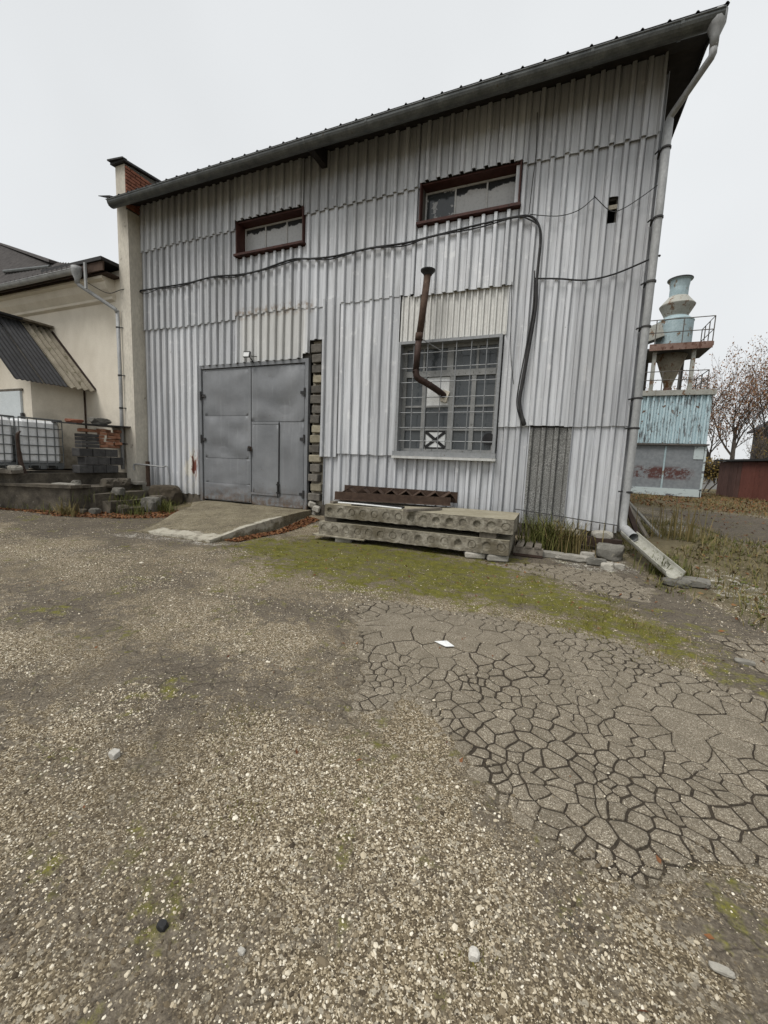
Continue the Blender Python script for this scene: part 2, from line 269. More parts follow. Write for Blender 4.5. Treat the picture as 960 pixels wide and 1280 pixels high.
# ---------------------------------------------------------------- builders
ORG = {}
def tag(o, label=None, cat=None, group=None, kind=None):
    if label: o['label'] = label
    if cat: o['category'] = cat
    if group: o['group'] = group
    if kind: o['kind'] = kind
    return o
def thing(name, loc, label, cat, group=None):
    o = bpy.data.objects.new(name, None); COL.objects.link(o); o.location = loc; o.empty_display_size = .2
    ORG[o.name] = Vector(loc); return tag(o, label, cat, group)
class MB:
    def __init__(s): s.v = []; s.f = []; s.tr = None
    def add(s, vs, fs):
        b = len(s.v); s.v += [tuple(p) for p in vs]; s.f += [tuple(b + i for i in f) for f in fs]; return s
    def box(s, x0, x1, y0, y1, z0, z1):
        return s.add([(x0, y0, z0), (x1, y0, z0), (x1, y1, z0), (x0, y1, z0), (x0, y0, z1), (x1, y0, z1), (x1, y1, z1), (x0, y1, z1)],
                     [(3, 2, 1, 0), (4, 5, 6, 7), (0, 1, 5, 4), (1, 2, 6, 5), (2, 3, 7, 6), (3, 0, 4, 7)])
    def rbox(s, c, size, rot=(0, 0, 0)):
        M = Euler(rot).to_matrix(); h = [k / 2 for k in size]; c = Vector(c)
        vs = [c + M @ Vector((sx * h[0], sy * h[1], sz * h[2])) for sz in (-1, 1) for sx, sy in ((-1, -1), (1, -1), (1, 1), (-1, 1))]
        return s.add(vs, [(3, 2, 1, 0), (4, 5, 6, 7), (0, 1, 5, 4), (1, 2, 6, 5), (2, 3, 7, 6), (3, 0, 4, 7)])
    def bar(s, a, b, w, h):      # rectangular bar from a to b
        a = Vector(a); b = Vector(b); d = b - a; q = d.to_track_quat('X', 'Z').to_euler()
        return s.rbox((a + b) / 2, (d.length, w, h), q)
    def tube(s, pts, r, n=8, caps=True):
        pts = [Vector(p) for p in pts]; rings = []; up = Vector((0, 0, 1)); prev = None
        for i, p in enumerate(pts):
            d = (pts[min(i + 1, len(pts) - 1)] - pts[max(i - 1, 0)]).normalized()
            if prev is None:
                a = d.cross(up if abs(d.z) < .95 else Vector((1, 0, 0))).normalized()
            else:
                a = (prev - d * prev.dot(d)).normalized()
            prev = a; b = d.cross(a); rr = r[i] if hasattr(r, '__len__') else r
            rings.append([p + (a * math.cos(6.28318 * k / n) + b * math.sin(6.28318 * k / n)) * rr for k in range(n)])
        vs = [v for R_ in rings for v in R_]; fs = []
        for i in range(len(pts) - 1):
            for k in range(n): fs.append((i * n + k, i * n + (k + 1) % n, (i + 1) * n + (k + 1) % n, (i + 1) * n + k))
        if caps: fs += [tuple(range(n - 1, -1, -1)), tuple((len(pts) - 1) * n + k for k in range(n))]
        return s.add(vs, fs)
    def lathe(s, prof, c, n=24, caps=True):
        vs = []; fs = []
        for r, z in prof: vs += [(c[0] + r * math.cos(6.28318 * k / n), c[1] + r * math.sin(6.28318 * k / n), c[2] + z) for k in range(n)]
        for i in range(len(prof) - 1):
            for k in range(n): fs.append((i * n + k, i * n + (k + 1) % n, (i + 1) * n + (k + 1) % n, (i + 1) * n + k))
        if caps: fs += [tuple(range(n - 1, -1, -1)), tuple((len(prof) - 1) * n + k for k in range(n))]
        return s.add(vs, fs)
    def prism(s, poly, z0, z1, inset=0):  # polygon in xy, extruded
        n = len(poly); z0 = z0 if hasattr(z0, '__len__') else [z0] * n; z1 = z1 if hasattr(z1, '__len__') else [z1] * n
        vs = [(p[0], p[1], z0[i]) for i, p in enumerate(poly)] + [(p[0], p[1], z1[i]) for i, p in enumerate(poly)]
        return s.add(vs, [tuple(range(n - 1, -1, -1)), tuple(range(n, 2 * n))] + [(i, (i + 1) % n, n + (i + 1) % n, n + i) for i in range(n)])
    def extr(s, prof, axis, a0, a1):      # closed profile extruded along axis 'x' (prof = (y,z)) or 'y' (prof=(x,z))
        n = len(prof); P = (lambda p, a: (a, p[0], p[1])) if axis == 'x' else (lambda p, a: (p[0], a, p[1]))
        vs = [P(p, a0) for p in prof] + [P(p, a1) for p in prof]
        return s.add(vs, [tuple(range(n - 1, -1, -1)), tuple(range(n, 2 * n))] + [(i, (i + 1) % n, n + (i + 1) % n, n + i) for i in range(n)])
    def mesh(s, name, mat, org=(0, 0, 0), smooth=False, bevel=0):
        me = bpy.data.meshes.new(name); o = Vector(org)
        me.from_pydata([(p[0] - o.x, p[1] - o.y, p[2] - o.z) for p in s.v], [], s.f); me.materials.append(MATS[mat])
        if bevel or True:
            import bmesh
            bm = bmesh.new(); bm.from_mesh(me)
            if bevel: bmesh.ops.bevel(bm, geom=bm.edges[:], offset=bevel, segments=1, affect='EDGES', profile=.5)
            bmesh.ops.recalc_face_normals(bm, faces=bm.faces[:]); bm.to_mesh(me); bm.free()
        if smooth: me.polygons.foreach_set('use_smooth', [True] * len(me.polygons))
        me.update(); return me
    def build(s, name, mat, parent=None, smooth=False, bevel=0, label=None, cat=None, group=None, kind=None, rough=0):
        if rough: s.jit(rough)
        if parent is None:
            a = np.array(s.v); org = Vector(((a[:, 0].min() + a[:, 0].max()) / 2, (a[:, 1].min() + a[:, 1].max()) / 2, a[:, 2].min()))
        else: org = ORG[parent.name]
        o = bpy.data.objects.new(name, s.mesh(name, mat, org, smooth, bevel)); COL.objects.link(o)
        if parent is None: o.location = org
        else: o.parent = parent
        ORG[o.name] = org; return tag(o, label, cat, group, kind)
    def jit(s, a):
        s.v = [tuple(Vector(p) + mnoise.noise_vector(Vector(p) * 7.3) * a) for p in s.v]; return s
def piece(name, me, parent, loc, rot=(0, 0, 0), sc=(1, 1, 1)):
    o = bpy.data.objects.new(name, me); COL.objects.link(o); o.parent = parent
    o.location = Vector(loc) - (ORG[parent.name] if parent else Vector()); o.rotation_euler = rot; o.scale = sc; return o
def wall_rects(mb, axis, a0, a1, z0, z1, d0, d1, holes):
    # solid wall between a0..a1, z0..z1 with rectangular holes (a0,a1,z0,z1): boxes butted end to end
    xs = sorted({a0, a1, *[h for H in holes for h in H[:2]]})
    for xa, xb in zip(xs, xs[1:]):
        if xb <= a0 or xa >= a1: continue
        m = (xa + xb) / 2; hs = sorted([(H[2], H[3]) for H in holes if H[0] < m < H[1]]); z = z0
        for h0, h1 in hs + [(z1, z1)]:
            if h0 > z + 1e-6: (mb.box(xa, xb, d0, d1, z, h0) if axis == 'x' else mb.box(d0, d1, xa, xb, z, h0))
            z = max(z, h1)
def ss(a, b, x):
    k = np.clip((x - a) / (b - a), 0, 1); return k * k * (3 - 2 * k)
WQ = rng.normal(size=(14, 3)) * np.array([4, 4, 3])
def wobf(x, y):
    w = 0
    for a, b, c in WQ: w = w + np.sin(x * a + y * b + c) * .0014
    return w * (np.abs(x) < 14) * (1 - ss(9, 11, y))
def gz(x, y):
    x = np.asarray(x, float); y = np.asarray(y, float)
    return .22 * ss(6.2, 8.2, y) + .10 * ss(-7.5, -10, x) * (1 - ss(6.2, 8.2, y)) + .012 * np.sin(x * 1.7 + .4) * np.sin(y * 1.3 + 1.1) * ss(.2, 1.5, np.abs(y)) + wobf(x, y)
G = lambda x, y: float(gz(x, y))

# ---------------------------------------------------------------- ground sheet
def inpoly(poly, X, Y):
    P = np.array(poly); c = np.zeros(X.shape, bool); j = len(P) - 1
    for i in range(len(P)):
        xi, yi = P[i]; xj, yj = P[j]
        c ^= ((yi > Y) != (yj > Y)) & (X < (xj - xi) * (Y - yi) / (yj - yi + 1e-12) + xi); j = i
    return c
def sdist(poly, X, Y):
    P = np.array(poly); d = np.full(X.shape, 1e9)
    for i in range(len(P)):
        a = P[i]; b = P[(i + 1) % len(P)]; e = b - a; k = np.clip(((X - a[0]) * e[0] + (Y - a[1]) * e[1]) / (e @ e), 0, 1)
        d = np.minimum(d, np.hypot(X - a[0] - k * e[0], Y - a[1] - k * e[1]))
    return np.where(inpoly(poly, X, Y), d, -d)
CRACK = [(-1.82, 3.53), (-1.5, 3.78), (-.83, 3.8), (-.25, 3.88), (.55, 3.85), (1.3, 3.3), (1.9, 2.9), (1.9, 2.0), (1.1, 1.80), (.62, 1.6), (.44, 1.42), (.32, 1.39), (.11, 1.44), (-.06, 1.58), (-.21, 1.66), (-.4, 1.87), (-.57, 2.03), (-.68, 2.17), (-.79, 1.9), (-.98, 1.86), (-1.14, 2.33)]
CRACK2 = [[(-.9, 5.95), (-.2, 6.35), (.9, 6.3), (1.25, 5.7), (1.1, 5.0), (.6, 5.0), (.1, 5.45)], [(1.3, 4.3), (1.9, 4.4), (2.6, 3.6), (2.6, 2.9), (1.9, 3.1), (1.4, 3.6)]]
MOSS = [(-4.6, 5.1), (-4.5, 5.6), (-3.85, 6.15), (-1.41, 6.15), (-.4, 6.0), (.1, 5.2), (.61, 4.75), (1.0, 4.25), (1.1, 3.75), (.71, 3.62), (.15, 4.08), (-.6, 4.2), (-1.4, 4.1), (-2.19, 4.1), (-2.9, 4.0), (-3.6, 4.4)]
WHITES = [[(-6.8, 4.4), (-5.6, 4.75), (-4.9, 4.75), (-4.75, 5.0), (-5.4, 4.98), (-6.6, 4.75)], [(1.99, 7.1), (2.35, 6.8), (2.5, 6.0), (2.1, 5.3), (1.9, 5.9)], [(2.3, 11.5), (3.0, 12.9), (3.1, 11.2), (2.3, 9.6), (1.9, 9.8)], [(.1, 6.6), (1.0, 6.9), (1.2, 6.4), (.4, 6.2)]]
DARKS = [[(-13, 5.2), (-7.2, 5.9), (-5.2, 5.2), (-3.4, 5.4), (-3.3, 5.05), (-5.0, 4.55), (-6.2, 4.1), (-9, 3.9), (-13, 3.2)], [(-5.6, 2.2), (-4.8, 2.55), (-3.5, 2.45), (-3.1, 1.95), (-4.2, 1.7)], [(-1.3, 6.1), (-.3, 6.7), (1.2, 6.9), (1.7, 5.4), (2.4, 4.2), (2.7, 3.2), (2.2, 2.6), (1.2, 3.3), (1.0, 4.2), (.2, 5.2)],
         [(2.9, 15.6), (3.0, 13), (2.9, 9.4), (3.5, 8.2), (9, 6.5), (16, 9), (7.5, 14.5), (5, 15.4)], [(-2.9, 3.1), (-2.0, 3.5), (-1.5, 3.1), (-2.2, 2.7)], [(-2.8, 1.9), (-1.6, 2.2), (-1.0, 1.85), (-1.8, 1.55)], [(.4, 1.4), (1.0, 1.65), (2, 1.9), (2, .8), (.9, 1.05)], [(-3.6, 1.1), (-2.5, 1.3), (-2.1, .95), (-3.2, .6)]]
GRASS = [[(1.1, 12), (1.1, 7.4), (1.3, 6.5), (1.6, 5.7), (2.0, 4.9), (2.6, 4.3), (4.4, 4.0), (9, 4.5), (9, 6.2), (3.6, 7.8), (2.8, 9.2), (2.7, 11)], [(2.2, 60), (2.2, 16.5), (4, 15.8), (7.4, 15.0), (14, 11), (30, 6), (60, 60)], [(-.5, 7.6), (-.45, 6.9), (.4, 6.85), (.4, 7.6)], [(-11, 4.6), (-9.4, 5.0), (-9.0, 5.6), (-8.4, 6.6), (-8.0, 7.5), (-10, 7.4), (-12, 5)]]
def axis(dense0, dense1, step, far0, far1):
    a = list(np.arange(dense0, dense1 + 1e-6, step)); s = step; p = dense1
    while p < far1: s *= 1.18; p += s; a.append(p)
    s = step; p = dense0
    while p > far0: s *= 1.18; p -= s; a.insert(0, p)
    return np.array(a)
gx_, gy_ = axis(-12.5, 5.5, .05, -500, 500), axis(.2, 9.2, .05, -300, 900)
X, Y = np.meshgrid(gx_, gy_); Z = gz(X, Y)
near = (np.abs(X) < 14) & (Y < 12) & (Y > -1)
dC = sdist(CRACK, X, Y)
for p in CRACK2: dC = np.maximum(dC, sdist(p, X, Y))
Z = np.where(near, Z - .0065 * ss(-.02, .10, dC), Z)
def msk(polys, w):
    m = np.zeros(X.shape)
    for p in polys: m = np.maximum(m, ss(-w, w, sdist(p, X, Y)))
    return m
att = dict(moss=msk([MOSS], .8), crack=ss(.0, .16, dC), dark=msk(DARKS, .45), grass=msk(GRASS, .4), white=msk(WHITES, .15))
far = (Y > 20) | (X > 9) | (X < -16); att['grass'] = np.where(far, 1., att['grass'])
ny, nx = X.shape; idx = np.arange(nx * ny).reshape(ny, nx)
me = bpy.data.meshes.new('ground'); me.vertices.add(nx * ny); me.vertices.foreach_set('co', np.stack([X, Y, Z], -1).astype(np.float32).ravel())
qd = np.stack([idx[:-1, :-1], idx[:-1, 1:], idx[1:, 1:], idx[1:, :-1]], -1).reshape(-1, 4)
me.loops.add(qd.size); me.loops.foreach_set('vertex_index', qd.ravel().astype(np.int32)); me.polygons.add(len(qd))
me.polygons.foreach_set('loop_start', np.arange(0, qd.size, 4, dtype=np.int32)); me.polygons.foreach_set('use_smooth', np.ones(len(qd), bool)); me.update(calc_edges=True)
for k, a in att.items():
    A = me.attributes.new(k, 'FLOAT', 'POINT'); A.data.foreach_set('value', a.astype(np.float32).ravel())
me.materials.append(MATS['ground']); ground = bpy.data.objects.new('ground', me); COL.objects.link(ground); ground['kind'] = 'structure'; ORG['ground'] = Vector()

# ---------------------------------------------------------------- cracked asphalt pieces (children of the ground)
def fh(*a): return (math.sin(sum(v * k for v, k in zip(a, (12.9898, 78.233, 37.719)))) * 43758.5453) % 1
def crack_cells(POLY, n_try, spacing, gmin, gmax, edge0=.02):
    CX = np.array(POLY); lo_, hi_ = CX.min(0) - .3, CX.max(0) + .3
    tries = rng.uniform(lo_, hi_, (n_try, 2)); td = sdist(POLY, tries[:, 0], tries[:, 1]); arr = np.zeros((0, 2)); sp_ = []
    for (px, py), d in zip(tries, td):
        if d < -.3: continue
        s = spacing(px, py) * random.choice((.5, .7, .85, 1., 1.25))
        if d < .15: s *= .7
        if len(sp_) and np.any(np.hypot(arr[:, 0] - px, arr[:, 1] - py) < np.maximum(s, np.array(sp_)) * .62): continue
        arr = np.vstack([arr, (px, py)]); sp_.append(s)
    cells = []; sds = sdist(POLY, arr[:, 0], arr[:, 1])
    for i, (px, py) in enumerate(arr):
        if sds[i] < edge0 - .02 + .07 * mnoise.noise(Vector((px * 2.6, py * 2.6, 9.))) + random.uniform(-.10, .04): continue
        d = np.hypot(arr[:, 0] - px, arr[:, 1] - py); nb = np.argsort(d)[1:24]
        poly = [(px - .5, py - .5), (px + .5, py - .5), (px + .5, py + .5), (px - .5, py + .5)]
        for j in nb:
            mp = (arr[j] + arr[i]) / 2; g_ = gmin + (gmax - gmin) * min(1, max(0, .5 + .9 * mnoise.noise(Vector((mp[0] * 2.2, mp[1] * 2.2, 6.))))) 
            nx_, ny_ = (arr[j] - (px, py)) / d[j]; lim = d[j] / 2 - g_; res = []
            for a, b in zip(poly, poly[1:] + poly[:1]):
                da = (a[0] - px) * nx_ + (a[1] - py) * ny_ - lim; db = (b[0] - px) * nx_ + (b[1] - py) * ny_ - lim
                if da <= 0: res.append(a)
                if da * db < 0: k = da / (da - db); res.append((a[0] + k * (b[0] - a[0]), a[1] + k * (b[1] - a[1])))
            poly = res
            if len(poly) < 3: break
        if len(poly) < 3: continue
        pts = []
        for a, b in zip(poly, poly[1:] + poly[:1]):
            L_ = math.hypot(b[0] - a[0], b[1] - a[1]); n = max(1, int(L_ / .025)); pts += [(a[0] + (b[0] - a[0]) * k / n, a[1] + (b[1] - a[1]) * k / n) for k in range(n)]
        m = len(pts)
        if m < 5: continue
        w = [mnoise.noise_vector(Vector((x * 5, y * 5, 3.3))) for x, y in pts]; w2 = [mnoise.noise_vector(Vector((x * 26, y * 26, 8.3))) for x, y in pts]
        pts = [(x + a.x * .045 + b.x * .007, y + a.y * .045 + b.y * .007) for (x, y), a, b in zip(pts, w, w2)]
        cells.append((px, py, pts, sds[i]))
    return cells
def add_cell(m, px, py, pts, sdv, sink=0.):
    n = len(pts); cx = sum(p[0] for p in pts) / n; cy = sum(p[1] for p in pts) / n; rad = max(.03, sum(math.hypot(p[0] - cx, p[1] - cy) for p in pts) / n)
    tx, ty = random.uniform(-.012, .012), random.uniform(-.012, .012); h = random.uniform(-.002, .003) - (.005 if sdv < .06 else 0) - sink; vs = []
    f2 = 1 - .011 / rad
    for f, dz in ((1.0, -.03), (1.0, -.0045), (f2, .0005)):
        vs += [(cx + (x - cx) * f, cy + (y - cy) * f, G(x, y) + dz + h + tx * (x - cx) + ty * (y - cy)) for x, y in pts]
    vs.append((cx, cy, G(cx, cy) + h + .002))
    m.add(vs, [(r * n + i, r * n + (i + 1) % n, (r + 1) * n + (i + 1) % n, (r + 1) * n + i) for r in range(2) for i in range(n)] + [(2 * n + i, 2 * n + (i + 1) % n, 3 * n) for i in range(n)])
def sp1(x, y):
    if (x + .75) ** 2 / .5 + (y - 3.15) ** 2 / .10 < 1: return .42
    if (x - 1.15) ** 2 / .35 + (y - 2.75) ** 2 / .07 < 1: return .36
    return .125 if y < 1.95 else .145
cells = crack_cells(CRACK, 34000, sp1, .0022, .0074); cells.sort(key=lambda c: c[1] + abs(c[0]) * .3)
rest = MB()
for k, c in enumerate(cells):
    m = MB() if k < 300 else rest; add_cell(m, *c)
    if k < 300: m.build('asphalt_piece', 'asphalt_piece', ground)
for P2_ in CRACK2:
    for c in crack_cells(P2_, 9000, lambda x, y: .20, .003, .011): add_cell(rest, *c, .001)
rest.build('asphalt_piece', 'asphalt_piece', ground, kind='stuff')

# ---------------------------------------------------------------- gravel (one object, points instanced by geometry nodes)
def pts_for(n, x0, x1, y0, y1): return rng.uniform((x0, y0), (x1, y1), (n, 2))
def wedge(n, y0, y1):
    y = np.sqrt(rng.uniform(y0 ** 2, y1 ** 2, n)); return np.c_[rng.uniform(-2.35 * y - .4, .5 * y + .4), y]
Pg = np.vstack([wedge(120000, .4, 1.7), wedge(130000, 1.7, 3.2), wedge(150000, 3.2, 5.4), wedge(16000, 5.3, 7.2)])
dcr = sdist(CRACK, Pg[:, 0], Pg[:, 1]); dmo = sdist(MOSS, Pg[:, 0], Pg[:, 1])
keep = rng.random(len(Pg)) < np.where(dcr > .16, .03, np.where(dcr > .0, .22, np.where(dcr > -.08, .7, 1.))) * np.where(dmo > -.05, .16, 1.)
lown = np.array([mnoise.noise(Vector((x * 1.3, y * 1.3, 2.))) for x, y in Pg]); keep &= rng.random(len(Pg)) < np.clip(.80 + lown * 1.7, .16, 1)
for D in DARKS: keep &= (sdist(D, Pg[:, 0], Pg[:, 1]) < -.15 + .6 * lown) | (rng.random(len(Pg)) < .25)
Pg = Pg[keep]; n = len(Pg)
sz = rng.lognormal(math.log(.0026), .42, n).clip(.0015, .011); sz *= np.where(Pg[:, 1] > 3, 1.25, 1.)
pz = gz(Pg[:, 0], Pg[:, 1]) + sz * .15 - .001
big_ = rng.random(n) < .004; sz = np.where(big_, sz * 1.9, sz)
scl = sz[:, None] * rng.uniform((.8, .55, .4), (1.5, 1.1, .8), (n, 3)); rot = rng.uniform((-.4, -.4, 0), (.4, .4, 6.28), (n, 3))
gm = bpy.data.meshes.new('gravel'); gm.vertices.add(n); gm.vertices.foreach_set('co', np.c_[Pg, pz].astype(np.float32).ravel())
for nm, ar in (('scl', scl), ('rot', rot)):
    A = gm.attributes.new(nm, 'FLOAT_VECTOR', 'POINT'); A.data.foreach_set('vector', ar.astype(np.float32).ravel())
gravel = bpy.data.objects.new('gravel', gm); COL.objects.link(gravel); gravel['kind'] = 'stuff'
ng = bpy.data.node_groups.new('gravel_scatter', 'GeometryNodeTree'); ng.interface.new_socket('Geometry', in_out='INPUT', socket_type='NodeSocketGeometry'); ng.interface.new_socket('Geometry', in_out='OUTPUT', socket_type='NodeSocketGeometry')
N = ng.nodes; gi = N.new('NodeGroupInput'); go = N.new('NodeGroupOutput'); ico = N.new('GeometryNodeMeshIcoSphere'); ico.inputs['Radius'].default_value = 1; ico.inputs['Subdivisions'].default_value = 1
sm = N.new('GeometryNodeSetMaterial'); sm.inputs['Material'].default_value = MATS['pebble']; ip = N.new('GeometryNodeInstanceOnPoints'); m2p = N.new('GeometryNodeMeshToPoints')
a1 = N.new('GeometryNodeInputNamedAttribute'); a1.data_type = 'FLOAT_VECTOR'; a1.inputs[0].default_value = 'scl'; a2 = N.new('GeometryNodeInputNamedAttribute'); a2.data_type = 'FLOAT_VECTOR'; a2.inputs[0].default_value = 'rot'
e2r = N.new('FunctionNodeEulerToRotation'); gl = ng.links
gl.new(gi.outputs[0], m2p.inputs[0]); gl.new(m2p.outputs[0], ip.inputs['Points']); gl.new(ico.outputs[0], sm.inputs[0]); gl.new(sm.outputs[0], ip.inputs['Instance'])
gl.new(a1.outputs[0], ip.inputs['Scale']); gl.new(a2.outputs[0], e2r.inputs[0]); gl.new(e2r.outputs[0], ip.inputs['Rotation']); gl.new(ip.outputs[0], go.inputs[0])
md = gravel.modifiers.new('scatter', 'NODES'); md.node_group = ng

# ---------------------------------------------------------------- corrugated sheet
PITCH = .2072; RIB0 = -.86
PROF = [(-.052, 0), (-.043, -.013), (-.034, -.012), (-.030, .046), (-.022, .056), (.022, .056), (.030, .046), (.034, -.012), (.043, -.013), (.052, 0)]  # grooves at the rib feet are added to draw dark shade lines
def sheet(x0, x1, z0, z1, y0=7.6, pitch=PITCH, phase=RIB0, prof=PROF, tilt=.022, thick=.007, ragged=.006, step=.42, k=1.0):
    xs = [x0]; k0 = math.floor((x0 - phase) / pitch) - 1
    for i in range(k0, k0 + int((x1 - x0) / pitch) + 4):
        c = phase + i * pitch
        for o, h in prof:
            if x0 + 1e-3 < c + o * k < x1 - 1e-3: xs.append(c + o * k)
    xs.append(x1); xs = sorted(set(xs))
    def ph(x):
        r = (x - phase + pitch / 2) % pitch - pitch / 2; pp = [(-pitch / 2, 0)] + [(o * k, h) for o, h in prof] + [(pitch / 2, 0)]
        return float(np.interp(r, [q[0] for q in pp], [q[1] * k for q in pp]))
    nz = max(2, int((z1 - z0) / step) + 1); m = MB(); nx = len(xs); vs = []
    for layer in (0, 1):
        for j in range(nz):
            f = j / (nz - 1)
            for x in xs:
                z = z0 + (z1 - z0) * f; nn = mnoise.noise(Vector((x * 1.6, z * 1.1, x0 * 3.1)))
                if j == 0: z += ragged * mnoise.noise(Vector((x * 9, z0 * 5, x0))) * 2
                y = y0 - ph(x) - tilt * (1 - f) + nn * .008 + layer * thick
                vs.append((x + mnoise.noise(Vector((x * .8, z * 1.7, 5 + x0))) * .006 * (0 if x in (x0, x1) else 1), y, z))
    fs = []; H = nz * nx
    for j in range(nz - 1):
        for i in range(nx - 1):
            a = j * nx + i; fs.append((a, a + 1, a + 1 + nx, a + nx)); fs.append((H + a + nx, H + a + nx + 1, H + a + 1, H + a))
    for i in range(nx - 1): fs.append((H + i, H + i + 1, i + 1, i)); a = (nz - 1) * nx + i; fs.append((a, a + 1, H + a + 1, H + a))
    for j in range(nz - 1):
        a = j * nx; fs.append((a, a + nx, H + a + nx, H + a)); b = a + nx - 1; fs.append((H + b, H + b + nx, b + nx, b))
    return m.add(vs, fs)

# ---------------------------------------------------------------- warehouse
WH = thing('corrugated_warehouse', (-4.5, 12, .2), 'tall warehouse clad in silvery painted corrugated sheets with a steel gate and barred window', 'building')
XL, XR = -9.88, 1.0
core = MB()
wall_rects(core, 'x', XL, XR - .02, .1, 7.37, 7.66, 7.92, [(-8.03, -4.6, .1, 3.5), (-4.97, -4.6, 3.5, 3.86), (-2.9, -1.04, 1.56, 3.62), (-2.62, -.93, 5.70, 6.36), (-6.85, -5.13, 5.78, 6.45), (.43, .53, 5.2, 5.56)])
core.build('wall', 'core_block', WH)
sw = MB(); sw.box(XR - .3, XR - .02, 7.93, 18, .1, 7.4).box(XL, XL + .3, 7.93, 18, .1, 7.2).box(XL, XR - .02, 18.01, 18.3, .1, 7.9); sw.build('wall', 'core_block', WH)
inside = MB(); inside.box(XL + .31, XR - .31, 11.5, 11.6, .3, 7.0); inside.build('dark_room_plane', 'dark_void', WH)  # added plane, its blackness painted in for the unlit room behind the windows
fl = MB(); fl.box(XL + .3, XR - .3, 7.93, 18, .2, .3); fl.build('floor', 'core_block', WH)
MB().box(XL, -8.06, 7.58, 7.655, .05, .42).jit(.02).build('plinth', 'dock_concrete', WH); MB().box(-4.6, XR, 7.6, 7.655, .05, .5).jit(.02).build('plinth', 'dock_concrete', WH)
side = MB()
s_ = sheet(7.62, 18.2, .4, 7.15, 0, tilt=0); side.add([(XR + .002 - v[1], v[0], v[2]) for v in s_.v], s_.f); side.build('side_cladding', 'cladding_paint', WH)
shs = []
def row(x0, x1, z0, z1, n=5, yo=0., mat='cladding_paint', top=None, **kw):
    v0 = RIB0 + PITCH / 2; x = x0; i = 0
    while x < x1 - 1e-3:
        e = v0 + PITCH * (math.floor((x - v0) / PITCH + 1e-3) + n); e = x1 if e > x1 - .1 else e
        sheet(x, e, z0 + random.uniform(-.012, .012) * (1 if kw.get('jz', 1) else 0), z1, 7.6 + yo - (.005 if i % 2 else 0), **{a: b for a, b in kw.items() if a != 'jz'}).build('cladding_sheet', mat, WH); x = e; i += 1
# top row (laps at 6.30), broken by the two high windows
row(XL - .06, -6.86, 6.30, 7.355, yo=-.02); row(-6.86, -5.13, 6.47, 7.355, 4, yo=-.05, jz=0); row(-5.13, -2.66, 6.30, 7.355, yo=-.02); row(-2.66, -.9, 6.37, 7.355, 4, yo=-.05, jz=0); row(-.9, XR, 6.30, 7.355, yo=-.02)
# second row
row(XL - .06, -6.88, 4.44, 6.42, yo=-.004); row(-6.88, -5.11, 4.52, 5.72, 4, yo=-.008); row(-5.11, -2.67, 4.50, 6.42); row(-2.67, -.92, 4.45, 5.64, 4, yo=-.03, jz=0)
row(-1.0, .42, 2.1, 6.42, 3, yo=0.); row(.55, XR, 2.1, 6.42, 3); sheet(.42, .55, 5.58, 6.42, 7.6, tilt=0).build('cladding_sheet', 'cladding_paint', WH); sheet(.42, .55, 2.1, 5.2, 7.6).build('cladding_sheet', 'cladding_paint', WH)
# left of the gate, above the gate, between gate and window
row(XL - .06, -8.06, .42, 4.60, yo=.01); row(-8.06, -6.86, 3.49, 4.6, 3, yo=.008, jz=0); row(-6.86, -5.12, 3.50, 4.62, yo=-.006, jz=0); row(-5.12, -4.96, 3.60, 4.62, yo=-.01, jz=0)
row(-4.96, -4.62, 3.86, 4.62, yo=0, jz=0); row(-4.62, -4.25, 1.46, 4.62, yo=-.03, jz=0); row(-4.25, -2.94, 1.52, 4.6, 4, yo=-.004)
row(-4.56, -2.94, .43, 1.62, 4, yo=.012); row(-2.94, -1.0, .42, 1.50, 5, yo=.01)
row(-1.0, -.46, .42, 2.25, 3, yo=.012); row(.2, XR, .38, 2.25, 4, yo=.012)
sheet(-.46, .2, .42, 2.08, 7.615, tilt=.02).build('cladding_sheet', 'bare_cement_sheet', WH, label='unpainted grey cement cladding sheet low in the wall')
sheet(-2.94, -.97, 3.665, 4.49, 7.60, pitch=.1075, k=.55, tilt=.03).build('cladding_sheet', 'white_panel' if 'white_panel' in MATS else 'cladding_paint', WH, label='finer corrugated sheet above the barred window')
# roof: low slope rising away, overhanging front and right
rf = MB(); RX0, RX1 = XL - .04, 1.48
def rz(y): return 7.085 + (y - 6.85) * .38 if y < 7.65 else 7.389 + (y - 7.65) * .08
rf.extr([(6.85, rz(6.85)), (7.65, rz(7.65)), (18.3, rz(18.3)), (18.3, rz(18.3) + .06), (7.65, rz(7.65) + .06), (6.85, rz(6.85) + .06)], 'x', RX0, RX1); ROOF = rf.build('roof', 'soffit_black', WH)
xs = []; kk = RX0 + .1
rs = MB(); prof = []
while kk < RX1 + .02:
    prof += [(kk - .15, -.02), (kk - .026, -.02), (kk - .009, .002), (kk, .006), (kk + .009, .002), (kk + .026, -.02)]; kk += .297
a0, a1 = 6.78, 18.4; nP = len(prof)
a1 = 7.65; vs = [(p[0], a0, rz(a0) + .06 + p[1]) for p in prof] + [(p[0], a1, rz(a1) + .06 + p[1]) for p in prof] + [(p[0], a0, rz(a0) + .052 + p[1]) for p in prof] + [(p[0], a1, rz(a1) + .052 + p[1]) for p in prof]
fs = [(i, i + 1, nP + i + 1, nP + i) for i in range(nP - 1)] + [(2 * nP + i, 3 * nP + i, 3 * nP + i + 1, 2 * nP + i + 1) for i in range(nP - 1)] + [(i + 1, i, 2 * nP + i, 2 * nP + i + 1) for i in range(nP - 1)]
rs.add(vs, fs).build('roof_sheet', 'dark_metal', ROOF)
fb = MB(); fb.box(RX0, RX1, 6.82, 6.848, 6.97, 7.12); fb.build('fascia', 'soffit_black', ROOF)
